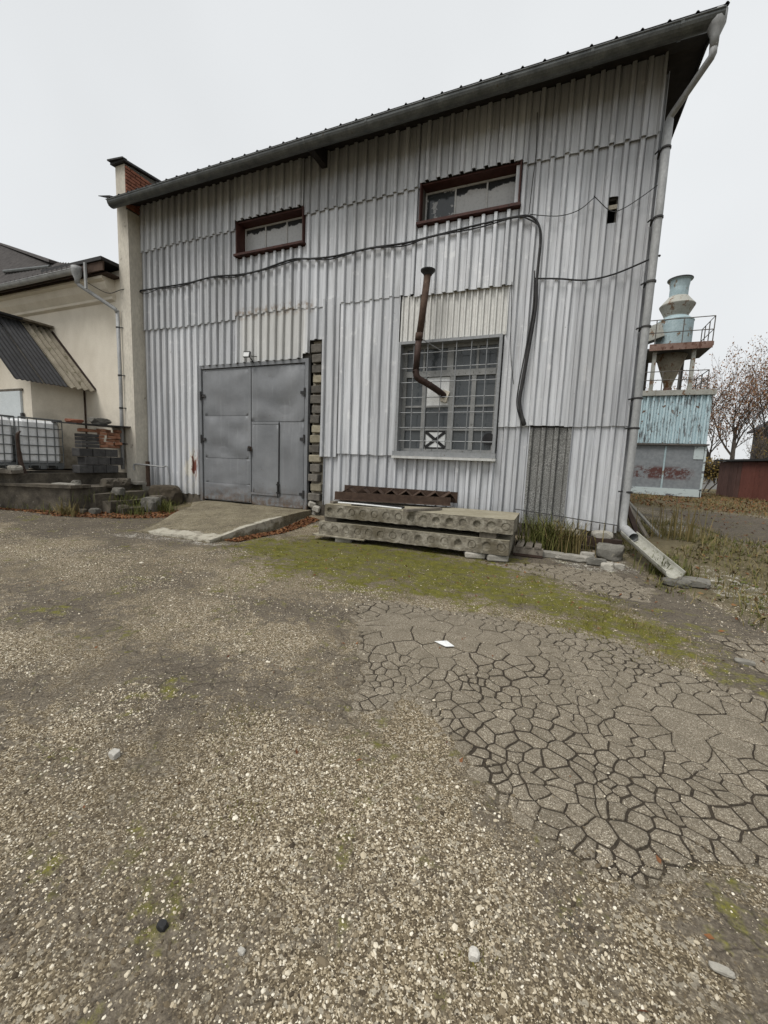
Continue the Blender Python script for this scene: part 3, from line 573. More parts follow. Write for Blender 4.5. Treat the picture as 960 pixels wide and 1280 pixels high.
rb = MB(); rb.extr([(6.86, rz(6.86) - .05), (7.65, rz(7.65) - .05), (18.3, rz(18.3) - .05), (18.3, rz(18.3) - .003), (7.65, rz(7.65) - .003), (6.86, rz(6.86) - .003)], 'x', RX1 - .03, RX1); rb.build('bargeboard', 'soffit_black', ROOF)
MB().extr([(6.95, 7.02), (7.5, 7.02), (7.5, 7.335), (6.95, 7.155)], 'x', -4.68, -4.56).build('rafter_end', 'soffit_black', ROOF)
# half-round gutter
def gutter(x0, x1, yc, zc, r, mat, parent, seams, name='gutter', sag=0):
    n = 10; xs = np.linspace(x0, x1, 16); m = MB(); vs = []
    for x in xs:
        dz = mnoise.noise(Vector((x * .5, yc, 1))) * .02 * (1 if sag else .5)
        for rr in (r, r - .006):
            vs += [(x, yc + rr * math.cos(math.pi * k / n), zc + dz - rr * math.sin(math.pi * k / n)) for k in range(n + 1)]
    S = 2 * (n + 1); fs = []
    for i in range(len(xs) - 1):
        for k in range(n):
            a = i * S + k; fs.append((a, a + S, a + S + 1, a + 1)); b = a + n + 1; fs.append((b, b + 1, b + S + 1, b + S))
        fs.append((i * S, i * S + n + 1, (i + 1) * S + n + 1, (i + 1) * S)); fs.append((i * S + n, (i + 1) * S + n, (i + 1) * S + 2 * n + 1, i * S + 2 * n + 1))
    for e in (0, (len(xs) - 1) * S): fs.append(tuple(e + k for k in range(n + 1)))
    m.add(vs, fs); m.tube([(x0, yc - r, zc + .003), (x1, yc - r, zc + .003)], .011, 6); g = m.build(name, mat, parent, smooth=False)
    for x in seams:
        b = MB(); vs = []
        for xx in (x - .02, x + .02): vs += [(xx, yc + (r + .006) * math.cos(math.pi * k / n), zc - (r + .006) * math.sin(math.pi * k / n)) for k in range(n + 1)]
        b.add(vs, [(k, k + 1, n + 2 + k, n + 1 + k) for k in range(n)]); b.build('gutter_bracket', mat, g)
    return g
gutter(XL - .02, 1.46, 6.88, 7.055, .112, 'gutter_metal', WH, (-8.5, -7.0, -4.62, -3.4, -2.22, -1.12, 0., 1.02))
# right downpipe with swan neck
dp = MB(); dp.lathe([(.047, -.34), (.05, -.22), (.085, -.13), (.10, -.09), (.105, .03)], (1.40, 6.88, 7.06), 14); dp.tube([(1.40, 6.88, 6.76), (1.40, 6.885, 6.66), (1.39, 6.90, 6.63), (1.11, 7.40, 6.42), (1.087, 7.425, 6.39), (1.085, 7.43, 6.3)], .044, 12); dp.build('downpipe', 'galvanised', WH, smooth=True)
dq = MB(); dq.tube([(1.085, 7.43, 6.36), (1.085, 7.43, 5.2), (1.08, 7.43, 4.1), (1.075, 7.42, 3.0), (1.08, 7.42, 1.9), (1.06, 7.42, .62), (1.07, 7.38, .50), (1.11, 7.22, .40)], .055, 14); DP = dq.build('downpipe', 'galvanised', WH, smooth=True)
for z in (6.0, 5.08, 4.2, 3.56, 2.51, 2.06, 1.07):
    c = MB(); c.lathe([(.064, -.015), (.068, -.012), (.068, .012), (.064, .015)], (1.082, 7.428, z), 14); c.box(1.0, 1.03, 7.44, 7.62, z - .012, z + .012).tube([(1.0, 7.43, z), (.965, 7.5, z)], .012, 6); c.build('pipe_clamp', 'dark_metal', DP)
# block jamb beside the gate
jm = MB(); jm.box(-4.93, -4.615, 7.70, 7.9, .1, 3.86); JB = jm.build('gate_jamb', 'mortar', WH)
z = .58; blk = MB().rbox((0, 0, 0), (.27, .24, .17)).jit(.006).mesh('block', 'cinder_block', bevel=.012); blk2 = MB().rbox((0, 0, 0), (.26, .24, .17)).jit(.012).mesh('block', 'pale_block', bevel=.02); bi = 0
while z < 3.75:
    bi += 1; piece('block', blk2 if bi in (2, 5, 7, 8, 13) else blk, JB, (-4.775 + random.uniform(-.03, .03), 7.675 + random.uniform(-.02, .03), z), (random.uniform(-.03, .03), random.uniform(-.04, .04), random.uniform(-.1, .1)), (random.uniform(.86, 1.08), 1, random.uniform(.86, 1.0))); z += .207
bs = MB().rbox((0, 0, 0), (.16, .2, .13)).jit(.02).mesh('stone', 'stone', bevel=.025)
for a, b, c in ((-4.8, 7.66, .22), (-4.72, 7.6, .33), (-4.86, 7.62, .42)): piece('stone', bs, JB, (a, b, c), (.2 * random.random(), .3, random.random() * 3))
# ---- gate
GATE = MB(); GATE.box(-8.05, -7.975, 7.56, 7.66, .28, 3.5).box(-5.045, -4.965, 7.56, 7.66, .28, 3.5).box(-7.97, -5.05, 7.57, 7.66, 3.42, 3.5); GATE = GATE.build('gate_frame', 'gate_paint', WH)
def bulge(x0, x1, z0, z1, y, amp, n=12):   # hammered sheet
    m = MB(); vs = []; sx = random.uniform(0, 50)
    for j in range(n + 1):
        for i in range(n + 1):
            u, v = i / n, j / n; e = min(1, 6 * u, 6 * (1 - u), 6 * v, 6 * (1 - v))
            vs.append((x0 + (x1 - x0) * u, y - e * amp * (.4 + 1.3 * mnoise.noise(Vector((u * 2.1 + sx, v * 2.4, 1)))), z0 + (z1 - z0) * v))
    fs = [(j * (n + 1) + i, j * (n + 1) + i + 1, (j + 1) * (n + 1) + i + 1, (j + 1) * (n + 1) + i) for j in range(n) for i in range(n)]
    b = len(vs); vs += [(x0, y + .012, z0), (x1, y + .012, z0), (x1, y + .012, z1), (x0, y + .012, z1)]
    fs += [(0, b, b + 1, n), ((n + 1) * n, (n + 1) * n + n, b + 2, b + 3), (0, (n + 1) * n, b + 3, b), (n, b + 1, b + 2, (n + 1) * n + n)]
    return m.add(vs, fs)
gl_ = MB().box(-7.96, -6.515, 7.605, 7.64, .32, 3.405).box(-6.60, -6.515, 7.596, 7.604, .33, 3.40).box(-7.96, -7.88, 7.596, 7.604, .33, 3.40); LEAF1 = gl_.build('gate_leaf', 'gate_paint', WH)
gr_ = MB().box(-6.50, -5.06, 7.605, 7.64, .29, 3.405); LEAF2 = gr_.build('gate_leaf', 'gate_paint', WH)
for L_, x0, x1, z0, z1, a in ((LEAF1, -7.89, -6.585, 2.335, 3.36, .045), (LEAF1, -7.9, -6.585, 1.345, 2.325, .05), (LEAF1, -7.89, -6.55, .745, 1.335, .012), (LEAF1, -7.9, -6.55, .34, .74, .018),
                              (LEAF2, -6.49, -5.08, 2.2, 3.38, .055), (LEAF2, -5.71, -5.08, .60, 2.175, .04), (LEAF2, -6.49, -5.08, .30, .54, .006)):
    bulge(x0, x1, z0, z1, 7.594, a).build('steel_sheet', 'gate_paint', L_, smooth=True)
WK = bulge(-6.44, -5.735, .585, 2.13, 7.578, .014); WK.build('wicket_door', 'gate_paint', LEAF2, smooth=True, label='small wicket door cut into the right gate leaf')
MB().box(-6.49, -5.70, 7.565, 7.588, .535, .58).build('threshold', 'gate_paint', LEAF2)
MB().box(-6.47, -5.72, 7.572, 7.588, 2.135, 2.19).build('head_strip', 'gate_paint', LEAF2)
MB().box(-5.73, -5.713, 7.57, 7.59, .59, 2.17).build('edge_strip', 'dark_metal', LEAF2)
for zz in (2.8, 1.78): MB().tube([(-7.985, 7.55, zz - .1), (-7.985, 7.55, zz + .1)], .022, 8).box(-7.98, -7.86, 7.56, 7.575, zz - .03, zz + .03).build('hinge', 'dark_metal', LEAF1)
for zz in (2.8, 1.82, .62): MB().tube([(-5.045, 7.55, zz - .09), (-5.045, 7.55, zz + .09)], .022, 8).box(-5.16, -5.05, 7.56, 7.575, zz - .03, zz + .03).build('hinge', 'dark_metal', LEAF2)
MB().box(-6.57, -6.47, 7.55, 7.575, 1.53, 1.63).build('lock_plate', 'rust_steel', LEAF2); MB().rbox((-6.52, 7.53, 1.56), (.06, .03, .08)).tube([(-6.54, 7.53, 1.6), (-6.54, 7.53, 1.64), (-6.5, 7.53, 1.64), (-6.5, 7.53, 1.6)], .007, 6).build('padlock', 'dark_metal', LEAF2)
MB().tube([(-5.73, 7.55, .5), (-5.73, 7.55, .86)], .012, 6).box(-5.77, -5.69, 7.55, 7.58, .6, .63).box(-5.77, -5.69, 7.55, 7.58, .78, .81).build('drop_bolt', 'dark_metal', LEAF2)
# ---- high windows
def high_window(x0, x1, z0, z1, panes, matg, lean):
    w = MB(); yb = 7.90; f = .024
    w.box(x0, x0 + f, 7.525, yb, z0 + .045, z1).box(x1 - f, x1, 7.525, yb, z0 + .045, z1).box(x0 + f + .001, x1 - f - .001, 7.57, yb, z1 - f, z1).box(x0 - .03, x1 + .03, 7.475, yb, z0, z0 + .044)
    o = w.build('window', 'brown_paint', WH); fx0, fx1, fz0, fz1 = x0 + f + .004, x1 - f - .004, z0 + .05, z1 - f - .004
    fr = MB(); t_ = .03; yy = 7.79
    fr.box(fx0, fx0 + t_, yy, yy + .04, fz0, fz1).box(fx1 - t_, fx1, yy, yy + .04, fz0, fz1).box(fx0 + t_, fx1 - t_, yy + .001, yy + .039, fz0, fz0 + t_).box(fx0 + t_, fx1 - t_, yy + .001, yy + .039, fz1 - t_, fz1)
    n = panes
    for i in range(1, n): c = fx0 + (fx1 - fx0) * i / n; fr.box(c - .014, c + .014, yy + .002, yy + .038, fz0 + t_, fz1 - t_)
    fr.build('sash_frame', 'window_frame_paint', o)
    for i in range(n):
        a = fx0 + t_ / 2 + (fx1 - fx0 - t_) * i / n + .01; b = fx0 + t_ / 2 + (fx1 - fx0 - t_) * (i + 1) / n - .01
        g = MB().rbox(((a + b) / 2, yy + .022, (fz0 + fz1) / 2), (b - a, .006, fz1 - fz0 - .03), (lean, 0, random.uniform(-.006, .006))); g.build('pane', matg if not (i == 0 and lean) else 'glass_mixed', o)
high_window(-2.65, -.91, 5.66, 6.37, 3, 'glass_high', .004); high_window(-6.86, -5.12, 5.74, 6.46, 3, 'glass_small', .0)
# ---- barred window
bw = MB(); bx0, bx1, bz0, bz1 = -2.93, -1.02, 1.53, 3.655
bw.box(bx0, bx0 + .05, 7.50, 7.80, bz0 + .09, bz1).box(bx1 - .05, bx1, 7.50, 7.80, bz0 + .09, bz1).box(bx0 + .051, bx1 - .051, 7.50, 7.80, bz1 - .05, bz1).box(bx0 - .03, bx1 + .02, 7.47, 7.80, bz0, bz0 + .088)
BW = bw.build('window', 'grille_paint', WH, label='large grey barred window with many small panes')
MB().box(bx0 - .03, bx1 + .03, 7.43, 7.60, bz0 - .05, bz0 - .003).build('sill', 'window_frame_paint', BW)
gx = [-2.63, -2.36, -2.08, -1.82, -1.55, -1.28]
for x in gx: MB().tube([(x + random.uniform(-.01, .01), 7.545, bz0 + .09), (x, 7.54, bz1 - .05)], .0085, 6).build('grille_bar', 'grille_paint', BW)
for z in (3.44, 3.17, 2.91, 2.63, 2.35, 2.07, 1.82): MB().tube([(bx0 + .05, 7.555, z), (-2., 7.56, z + random.uniform(-.006, .006)), (bx1 - .05, 7.555, z)], .0085, 6).build('grille_bar', 'grille_paint', BW)
sf = MB(); yA, yB = 7.70, 7.76
def tb(x0, x1, z0, z1, d=0): sf.box(x0, x1, yA + d, yB - d, z0, z1)
I0, I1 = bx0 + .05, bx1 - .05; Z0, Z1 = bz0 + .09, bz1 - .05
tb(I0, I0 + .07, Z0, Z1); tb(I1 - .05, I1, Z0, Z1); tb(I0 + .07, I1 - .05, Z1 - .06, Z1, .002); tb(I0 + .07, I1 - .05, Z0, Z0 + .06, .002); tb(I0 + .07, I1 - .05, 3.03, 3.14, -.012)
for c, w in ((-2.44, .08), (-1.90, .11), (-1.50, .08)): tb(c - w / 2, c + w / 2, Z0 + .06, 3.03, -.006)
tb(-2.02, -1.90, 3.14, Z1 - .06, -.006)
cols = [(I0 + .07, -2.48), (-2.40, -1.955), (-1.845, -1.54), (-1.46, I1 - .05)]
for a, b in cols: tb(a, b, 2.465, 2.50, .004); tb(a, b, 2.03, 2.065, .004)
for c in (-2.47, -1.46): tb(c - .02, c + .02, 3.14, Z1 - .06, .004)
sf.build('sash_frame', 'grey_timber', BW)
for ci, (a, b) in enumerate(cols):
    for ri, (c, d) in enumerate(((Z0 + .06, 2.03), (2.065, 2.465), (2.50, 3.03))):
        if ci == 1 and ri in (0, 2): continue
        MB().rbox(((a + b) / 2, 7.735, (c + d) / 2), (b - a, .005, d - c), (random.uniform(-.02, .02), 0, random.uniform(-.02, .02))).build('pane', 'glass_low', BW)
for a, b in ((I0 + .07, -2.49), (-2.45, -2.02), (-1.90, -1.48), (-1.44, I1 - .05)): MB().rbox(((a + b) / 2, 7.735, 3.365), (b - a, .005, .44), (random.uniform(-.02, .02), 0, random.uniform(-.02, .02))).build('pane', 'glass_low', BW)
MB().box(-2.395, -1.96, 7.715, 7.73, 2.50, 3.02).build('flue_plate', 'white_paint', BW, label='white plate round the stove pipe'); MB().rbox((-2.02, 7.69, 2.66), (.14, .05, .2), (0, .3, 0)).jit(.03).build('foam_lump', 'cream_plaster', BW)
MB().box(-2.385, -1.97, 7.712, 7.73, Z0 + .065, 2.025).build('cross_panel', 'white_paint', BW, label='white panel with a black cross')
cr = MB(); cr.bar((-2.37, 7.706, Z0 + .09), (-1.985, 7.706, 2.005), .004, .055); cr.bar((-2.37, 7.704, 2.005), (-1.985, 7.704, Z0 + .09), .004, .055)
for a, b in (((-2.375, Z0 + .075), (-2.375, 2.02)), ((-1.98, Z0 + .075), (-1.98, 2.02)), ((-2.375, 2.015), (-1.98, 2.015)), ((-2.375, Z0 + .08), (-1.98, Z0 + .08))): cr.bar((a[0], 7.708, a[1]), (b[0], 7.708, b[1]), .004 if a[1] == b[1] else .028, .028 if a[1] == b[1] else .003)
cr.build('black_cross', 'black_rubber', BW)
MB().tube([(-1.17, 7.69, 1.88), (-1.17, 7.735, 1.88)], .11, 18).build('vent_disc', 'black_rubber', BW)
lat = MB()
for x in (-2.7, -2.55, -1.75, -1.62, -1.35, -1.2): lat.box(x - .008, x + .008, 7.86, 7.87, Z0, Z1)
lat.build('inner_bars', 'dark_metal', BW)
MB().box(.425, .545, 7.615, 7.64, 5.41, 5.47).build('hole_edge', 'mortar', WH); MB().box(.43, .55, 7.62, 7.65, 5.15, 5.21).build('hole_edge', 'mortar', WH)
MB().box(.43, .53, 7.9, 7.93, 5.2, 5.56).build('hole_back', 'dark_void', WH)

# ---------------------------------------------------------------- parapet wall between the buildings
PW = thing('parapet_wall', (-10.07, 7.3, 0), 'plastered fire wall with brick parapet rising above the left end of the gutter', 'wall')
MB().box(-10.25, -9.885, 7.25, 18, 0, 7.12).build('pilaster', 'pilaster_plaster', PW)
pw = MB(); yb = 18
pw.add([(-10.25, 7.25, 7.121), (-9.93, 7.25, 7.121), (-9.93, yb, 7.121), (-10.25, yb, 7.121), (-10.25, 7.25, 8.12), (-9.93, 7.25, 8.12), (-9.93, yb, 9.2), (-10.25, yb, 9.2)], [(3, 2, 1, 0), (4, 5, 6, 7), (0, 1, 5, 4), (1, 2, 6, 5), (2, 3, 7, 6), (3, 0, 4, 7)]); pw.build('parapet', 'pilaster_plaster', PW)
MB().add([(-9.93, 7.26, 7.13), (-9.922, 7.26, 7.13), (-9.922, 12, 7.13), (-9.93, 12, 7.13), (-9.93, 7.26, 8.11), (-9.922, 7.26, 8.11), (-9.922, 12, 8.58), (-9.93, 12, 8.58)], [(3, 2, 1, 0), (4, 5, 6, 7), (0, 1, 5, 4), (1, 2, 6, 5), (2, 3, 7, 6), (3, 0, 4, 7)]).build('mortar_bed', 'cinder_block', PW)
bm1 = MB().rbox((0, 0, 0), (.05, .235, .062)).mesh('brick', 'brick_red', bevel=.005); r_ = 0; z = 7.2
while z < 8.2:
    y = 7.375 + (.064 if False else 0) + (.126 if r_ % 2 else 0)
    if r_ % 2: piece('brick', bm1, PW, (-9.915, 7.312, z), (0, 0, 0), (1, .48, 1))
    while y < 9.1:
        if z < 8.03 + (y - 7.25) * .1: piece('brick', bm1, PW, (-9.915 + random.uniform(-.006, .004), y, z))
        y += .252
    z += .077; r_ += 1
co = MB(); co.add([(-10.31, 7.17, 8.125), (-9.84, 7.17, 8.125), (-9.84, yb, 9.21), (-10.31, yb, 9.21), (-10.31, 7.17, 8.17), (-9.84, 7.17, 8.17), (-9.84, yb, 9.255), (-10.31, yb, 9.255)], [(3, 2, 1, 0), (4, 5, 6, 7), (0, 1, 5, 4), (1, 2, 6, 5), (2, 3, 7, 6), (3, 0, 4, 7)])
co.rbox((-10.08, 7.18, 8.185), (.5, .12, .03), (.1, .06, .05)); co.build('coping', 'dark_metal', PW)
MB().rbox((-10.1, 7.05, 7.3), (.34, .45, .012), (.35, .12, .1)).build('flashing', 'dark_metal', PW)

# ---------------------------------------------------------------- cables, wires, lamp, flue
def cable(pts, r, mat='black_rubber', seg=6):
    P_ = [Vector(p) for p in pts]; o = []
    for i in range(len(P_) - 1):
        p0, p1, p2, p3 = P_[max(i - 1, 0)], P_[i], P_[i + 1], P_[min(i + 2, len(P_) - 1)]
        for k in range(seg):
            t_ = k / seg; o.append(.5 * ((2 * p1) + (p2 - p0) * t_ + (2 * p0 - 5 * p1 + 4 * p2 - p3) * t_ ** 2 + (3 * p1 - p0 - 3 * p2 + p3) * t_ ** 3))
    o.append(P_[-1]); return o
yc = 7.515
main = [(-9.93, yc, 5.39), (-9.2, yc, 5.38), (-8.3, yc, 5.37), (-7.5, yc, 5.41), (-6.81, yc, 5.36), (-6.2, yc, 5.37), (-5.4, yc, 5.47), (-4.9, yc, 5.42), (-4.38, yc, 5.39), (-3.6, yc, 5.42), (-2.9, yc, 5.40), (-2.4, yc, 5.43), (-1.6, yc, 5.48), (-1.0, yc, 5.50), (-.72, yc, 5.47), (-.57, yc, 5.3), (-.53, yc, 5.0), (-.535, yc, 4.4), (-.525, yc, 4.0)]
m = MB(); m.tube(cable(main, 0), .018, 7); m.tube([p + Vector((.02 * math.sin(i * .35), -.01, -.028 + .02 * math.sin(i * .5))) for i, p in enumerate(cable(main, 0))], .011, 6)
CB = m.build('cable_bundle', 'black_rubber', label='thick black cable bundle running across the whole facade and down beside the barred window', cat='cable', smooth=True)
m = MB(); m.tube(cable([(-.53, 7.50, 5.0), (-.54, 7.5, 4.4), (-.525, 7.5, 4.05), (-.57, 7.5, 3.5), (-.63, 7.5, 2.9), (-.66, 7.49, 2.5), (-.585, 7.5, 2.2), (-.56, 7.53, 2.12)], 0), [.018] * 6 + [.03] * 30 + [.04] * 7, 8); m.tube(cable([(-.58, 7.48, 4.6), (-.56, 7.47, 4.0), (-.62, 7.48, 3.4), (-.69, 7.48, 2.8), (-.7, 7.49, 2.45), (-.6, 7.49, 2.15)], 0), .012, 6)
m.build('cable_conduit', 'dark_metal', label='dark flexible conduit hanging in a bend right of the barred window', cat='cable', smooth=True)
MB().tube(cable([(-9.95, 7.5, 5.39), (-9.7, 7.48, 5.28), (-9.45, 7.48, 5.3), (-9.1, 7.51, 5.39)], 0), .008, 5).build('cable', 'black_rubber', label='short slack cable loop at the far left end of the facade', cat='cable')
MB().tube(cable([(-11.0, 6.95, 5.5), (-10.5, 7.1, 5.25), (-10.2, 7.22, 5.33), (-9.95, 7.3, 5.38)], 0), .008, 5).build('cable', 'black_rubber', label='thin cable sagging from the cream eaves to the plastered pilaster', cat='cable')
MB().tube(cable([(-.57, 7.51, 4.49), (-.2, 7.51, 4.44), (.2, 7.51, 4.37), (.6, 7.51, 4.41), (1.1, 7.44, 4.55), (1.18, 7.6, 4.62)], 0), .013, 6).build('cable', 'black_rubber', label='black cable sagging from the conduit to the right corner of the warehouse', cat='cable', smooth=True)
MB().tube(cable([(-.72, 7.5, 5.49), (-.3, 7.5, 5.39), (.0, 7.5, 5.42), (.2, 7.47, 5.54), (.22, 7.47, 5.55), (.45, 7.5, 5.33), (.62, 7.5, 5.33), (.85, 7.5, 5.45), (1.05, 7.44, 5.55)], 0), .0065, 5).build('wire', 'dark_metal', label='thin grey wire looping past the small hole high on the right', cat='wire')
MB().tube(cable([(-.73, 7.52, 7.0), (-.70, 7.5, 6.4), (-.72, 7.5, 6.0), (-.74, 7.5, 5.5)], 0), .007, 5).build('wire', 'dark_metal', label='thin wire dropping from the eaves right of the wide high window', cat='wire')
MB().tube(cable([(-.93, 7.5, 4.48), (-.90, 7.48, 3.9), (-.86, 7.48, 3.3), (-.78, 7.48, 2.8)], 0), .006, 5).build('wire', 'dark_metal', label='thin wire hanging down along the right edge of the barred window', cat='wire')
MB().tube(cable([(-.6, 7.50, .66), (-.1, 7.5, .62), (.4, 7.5, .57), (1.0, 7.5, .52)], 0), .008, 5).build('wire', 'dark_metal', label='taut dark wire along the foot of the cladding at the right', cat='wire')
lm = thing('floodlight', (-6.45, 7.48, 3.5), 'small square floodlight on a bracket above the grey gate', 'lamp')
MB().rbox((-6.47, 7.42, 3.63), (.16, .04, .13), (-.3, 0, .2)).build('lamp_frame', 'dark_metal', lm); MB().rbox((-6.472, 7.398, 3.624), (.13, .008, .1), (-.3, 0, .2)).build('lamp_glass', 'white_paint', lm)
MB().bar((-6.44, 7.45, 3.60), (-6.40, 7.56, 3.48), .02, .012).bar((-6.40, 7.46, 3.6), (-6.3, 7.55, 3.60), .02, .012).build('bracket', 'dark_metal', lm)
FL = thing('stove_pipe', (-2.3, 7.4, 2.7), 'rusty brown stove pipe coming out of the barred window and rising up the wall', 'flue pipe')
MB().tube(cable([(-2.03, 7.72, 2.66), (-2.12, 7.5, 2.74), (-2.28, 7.32, 2.84), (-2.42, 7.2, 2.92), (-2.455, 7.18, 3.05)], 0, 4), .058, 14).build('elbow', 'stove_steel', FL, smooth=True)
MB().tube([(-2.455, 7.18, 3.0), (-2.42, 7.18, 3.62)], .056, 16).build('lower_pipe', 'stove_steel', FL, smooth=True, label='greyer lower length of flue pipe')
MB().tube([(-2.42, 7.18, 3.56), (-2.32, 7.2, 4.66)], .060, 16).build('upper_pipe', 'rust_steel', FL, smooth=True)
MB().tube([(-2.423, 7.18, 3.56), (-2.416, 7.18, 3.68)], .069, 16).build('joint_band', 'rust_steel', FL, smooth=True)
MB().lathe([(.07, 0), (.08, .02), (.125, .065), (.13, .085), (.02, .11)], (-2.32, 7.2, 4.64), 18).build('cap', 'dark_metal', FL)
MB().bar((-2.40, 7.2, 3.6), (-2.1, 7.53, 3.45), .02, .008).bar((-2.48, 7.18, 3.07), (-2.2, 7.5, 3.0), .01, .006).build('stay', 'grille_paint', FL)

# ---------------------------------------------------------------- concrete pad before the gate
pad = MB(); PP = [(-8.6, 7.62), (-7.9, 6.2), (-6.9, 5.0), (-5.9, 4.9), (-5.05, 4.95), (-4.9, 5.6), (-4.84, 6.6), (-4.78, 7.62)]
nu, nv = 44, 44; vs = []; lime = []
def padz(u, v):  # v from gate (0) to front (1)
    return .285 - .03 * v - .205 * v * v
for j in range(nv + 1):
    v = j / nv
    for i in range(nu + 1):
        u = i / nu; yl = 7.65 - 2.75 * v; xl = -8.5 + 1.7 * v ** .8 + .08 * math.sin(v * 9); xr = -4.85 - .17 * v
        xx = xl + (xr - xl) * u; yy = yl + .06 * mnoise.noise(Vector((xx * 2, yl * 2, 1))) * v
        zz = max(padz(u, v) + .012 * mnoise.noise(Vector((xx * 1.5, yy * 1.5, 4))), G(xx, yy) + .006)
        if u < .12: zz = zz + (G(xx, yy) + .006 - zz) * (1 - u / .12)
        vs.append((xx, yy, zz)); e = max(ss(.84, .97, v) * ss(.12, .3, u), ss(.90, .985, u) * ss(.1, .5, v) * .9); lime.append(float(e))
fs = [(j * (nu + 1) + i, (j + 1) * (nu + 1) + i, (j + 1) * (nu + 1) + i + 1, j * (nu + 1) + i + 1) for j in range(nv) for i in range(nu)]
b0 = len(vs); edge_ids = [nv * (nu + 1) + i for i in range(nu + 1)] + [j * (nu + 1) + nu for j in range(nv - 1, -1, -1)]
for e in edge_ids: vs.append((vs[e][0] + random.uniform(-.02, .02), vs[e][1] - random.uniform(0, .03), -.03)); lime.append(.2)
fs += [(edge_ids[i], b0 + i, b0 + i + 1, edge_ids[i + 1]) for i in range(len(edge_ids) - 1)]
pad.add(vs, fs); PAD = pad.build('concrete_pad', 'pad_concrete', None, kind='structure'); A = PAD.data.attributes.new('lime', 'FLOAT', 'POINT'); A.data.foreach_set('value', lime)

# ---------------------------------------------------------------- hollow-core slabs
def holed_slab(name, x0, x1, y0, y1, z0, z1, holes, label, group, yaw=0, lip=0):
    m = MB(); H = z1 - z0; zc = (z0 + z1) / 2; r = .066; n = 16; x = x0
    def cell(cx, w, depth):
        sq = []; ci = []
        for k in range(n):
            a = 2 * math.pi * k / n; c, s = math.cos(a), math.sin(a); q = max(abs(c) / (w / 2), abs(s) / (H / 2)); sq.append((cx + c / q, y0, zc + s / q)); ci.append((cx + r * c, y0, zc + r * s))
        ring2 = [(cx + (p[0] - cx) * .97, y0 + .012, zc + (p[2] - zc) * .97) for p in ci]; ring3 = [(cx + (p[0] - cx) * .78, y0 + .012, zc + (p[2] - zc) * .78) for p in ci]; ring4 = [(cx + (p[0] - cx) * .74, y0 + depth, zc + (p[2] - zc) * .74) for p in ci]
        vs = sq + ci + ring2 + ring3 + ring4; f = [(q * n + k, q * n + (k + 1) % n, (q + 1) * n + (k + 1) % n, (q + 1) * n + k) for q in range(4) for k in range(n)] + [tuple(4 * n + k for k in range(n))]
        m.add(vs, f)
    pitch = (x1 - x0) / holes
    for i in range(holes): cell(x0 + pitch * (i + .5), pitch, random.choice([.004, .006, .02, .003, .035, .008, .004]))
    m.add([(x0, y0, z0), (x1, y0, z0), (x1, y1, z0), (x0, y1, z0), (x0, y0, z1), (x1, y0, z1), (x1, y1, z1), (x0, y1, z1)], [(3, 2, 1, 0), (4, 5, 6, 7), (1, 2, 6, 5), (2, 3, 7, 6), (3, 0, 4, 7)])
    if lip: m.box(x0 - .10, x0 + .9, y0 - .05, y0 + .25, z0 - .02, z0 - .002)
    m.jit(.009); o = m.build(name, 'slab_concrete', None, label=label, cat='concrete slab', group=group); return o
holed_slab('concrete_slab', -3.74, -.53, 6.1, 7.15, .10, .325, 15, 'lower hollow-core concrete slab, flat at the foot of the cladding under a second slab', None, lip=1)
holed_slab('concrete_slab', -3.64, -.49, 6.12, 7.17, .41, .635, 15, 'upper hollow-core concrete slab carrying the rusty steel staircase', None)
for x in (-3.55, -.85): MB().box(x - .12, x + .12, 6.16, 7.05, .33, .405).jit(.01).build('timber_bearer', 'weathered_wood', label='short timber bearer between the two concrete slabs, %s end' % ('gate' if x < -2 else 'right'), cat='timber')
for x, nm in ((-3.3, 'left'), (-1.05, 'middle'), (-.72, 'right')): MB().rbox((x, 6.25, .045), (.3, .3, .1), (.03, .02, .3)).jit(.03).build('bearer_stone', 'stone', None, bevel=.02, label={'left': 'flat stone under the gate end of the lower slab', 'middle': 'pale flat stone under the right part of the lower slab', 'right': 'squared stone under the right corner of the lower slab'}[nm], cat='stone')
# steel staircase lying on the slab
ST = thing('steel_staircase', (-2.6, 6.8, .64), 'rusty steel staircase lying on its side on the upper concrete slab', 'stairs')
A0, A1 = Vector((-3.62, 6.42, .735)), Vector((-1.66, 7.08, .715)); dv = (A1 - A0).normalized(); nv_ = Vector((-dv.y, dv.x, 0)); LEN = (A1 - A0).length
m = MB(); m.bar(A0 + Vector((0, 0, .03)), A1 + Vector((0, 0, .03)), .012, .13); m.bar(A0 + Vector((0, 0, .095)) + nv_ * .03, A1 + Vector((0, 0, .095)) + nv_ * .03, .07, .012); m.bar(A0 + Vector((0, 0, -.035)) - nv_ * .03, A1 + Vector((0, 0, -.035)) - nv_ * .03, .07, .012); m.build('stringer', 'rust_steel', ST)
B0, B1 = A0 + nv_ * .5 + Vector((.1, 0, .10)), A1 + nv_ * .36 + Vector((.16, 0, .08)); m = MB(); m.bar(B0, B1, .012, .20); m.build('stringer', 'rust_steel', ST)
ns_ = 8
for i in range(ns_):
    c = A0.lerp(A1, (i + .5) / ns_) + nv_ * .22 + Vector((.05, 0, .13)); q = math.atan2(dv.y, dv.x)
    MB().rbox(c, (.20, .40, .012), (.0, -.62, q)).build('tread', 'rust_steel', ST); MB().rbox(c + dv * .12 + Vector((0, 0, .0)), (.13, .40, .012), (0, .75, q)).build('riser', 'rust_steel', ST)
MB().bar((-3.6, 6.28, .655), (-3.4, 6.95, .67), .09, .03).build('plank', 'weathered_wood', label='short board under the left end of the steel staircase', cat='plank')
MB().bar((-2.12, 6.0, .655), (-1.72, 6.62, .66), .10, .035).build('plank', 'weathered_wood', label='short board sticking out over the front of the upper slab', cat='plank')
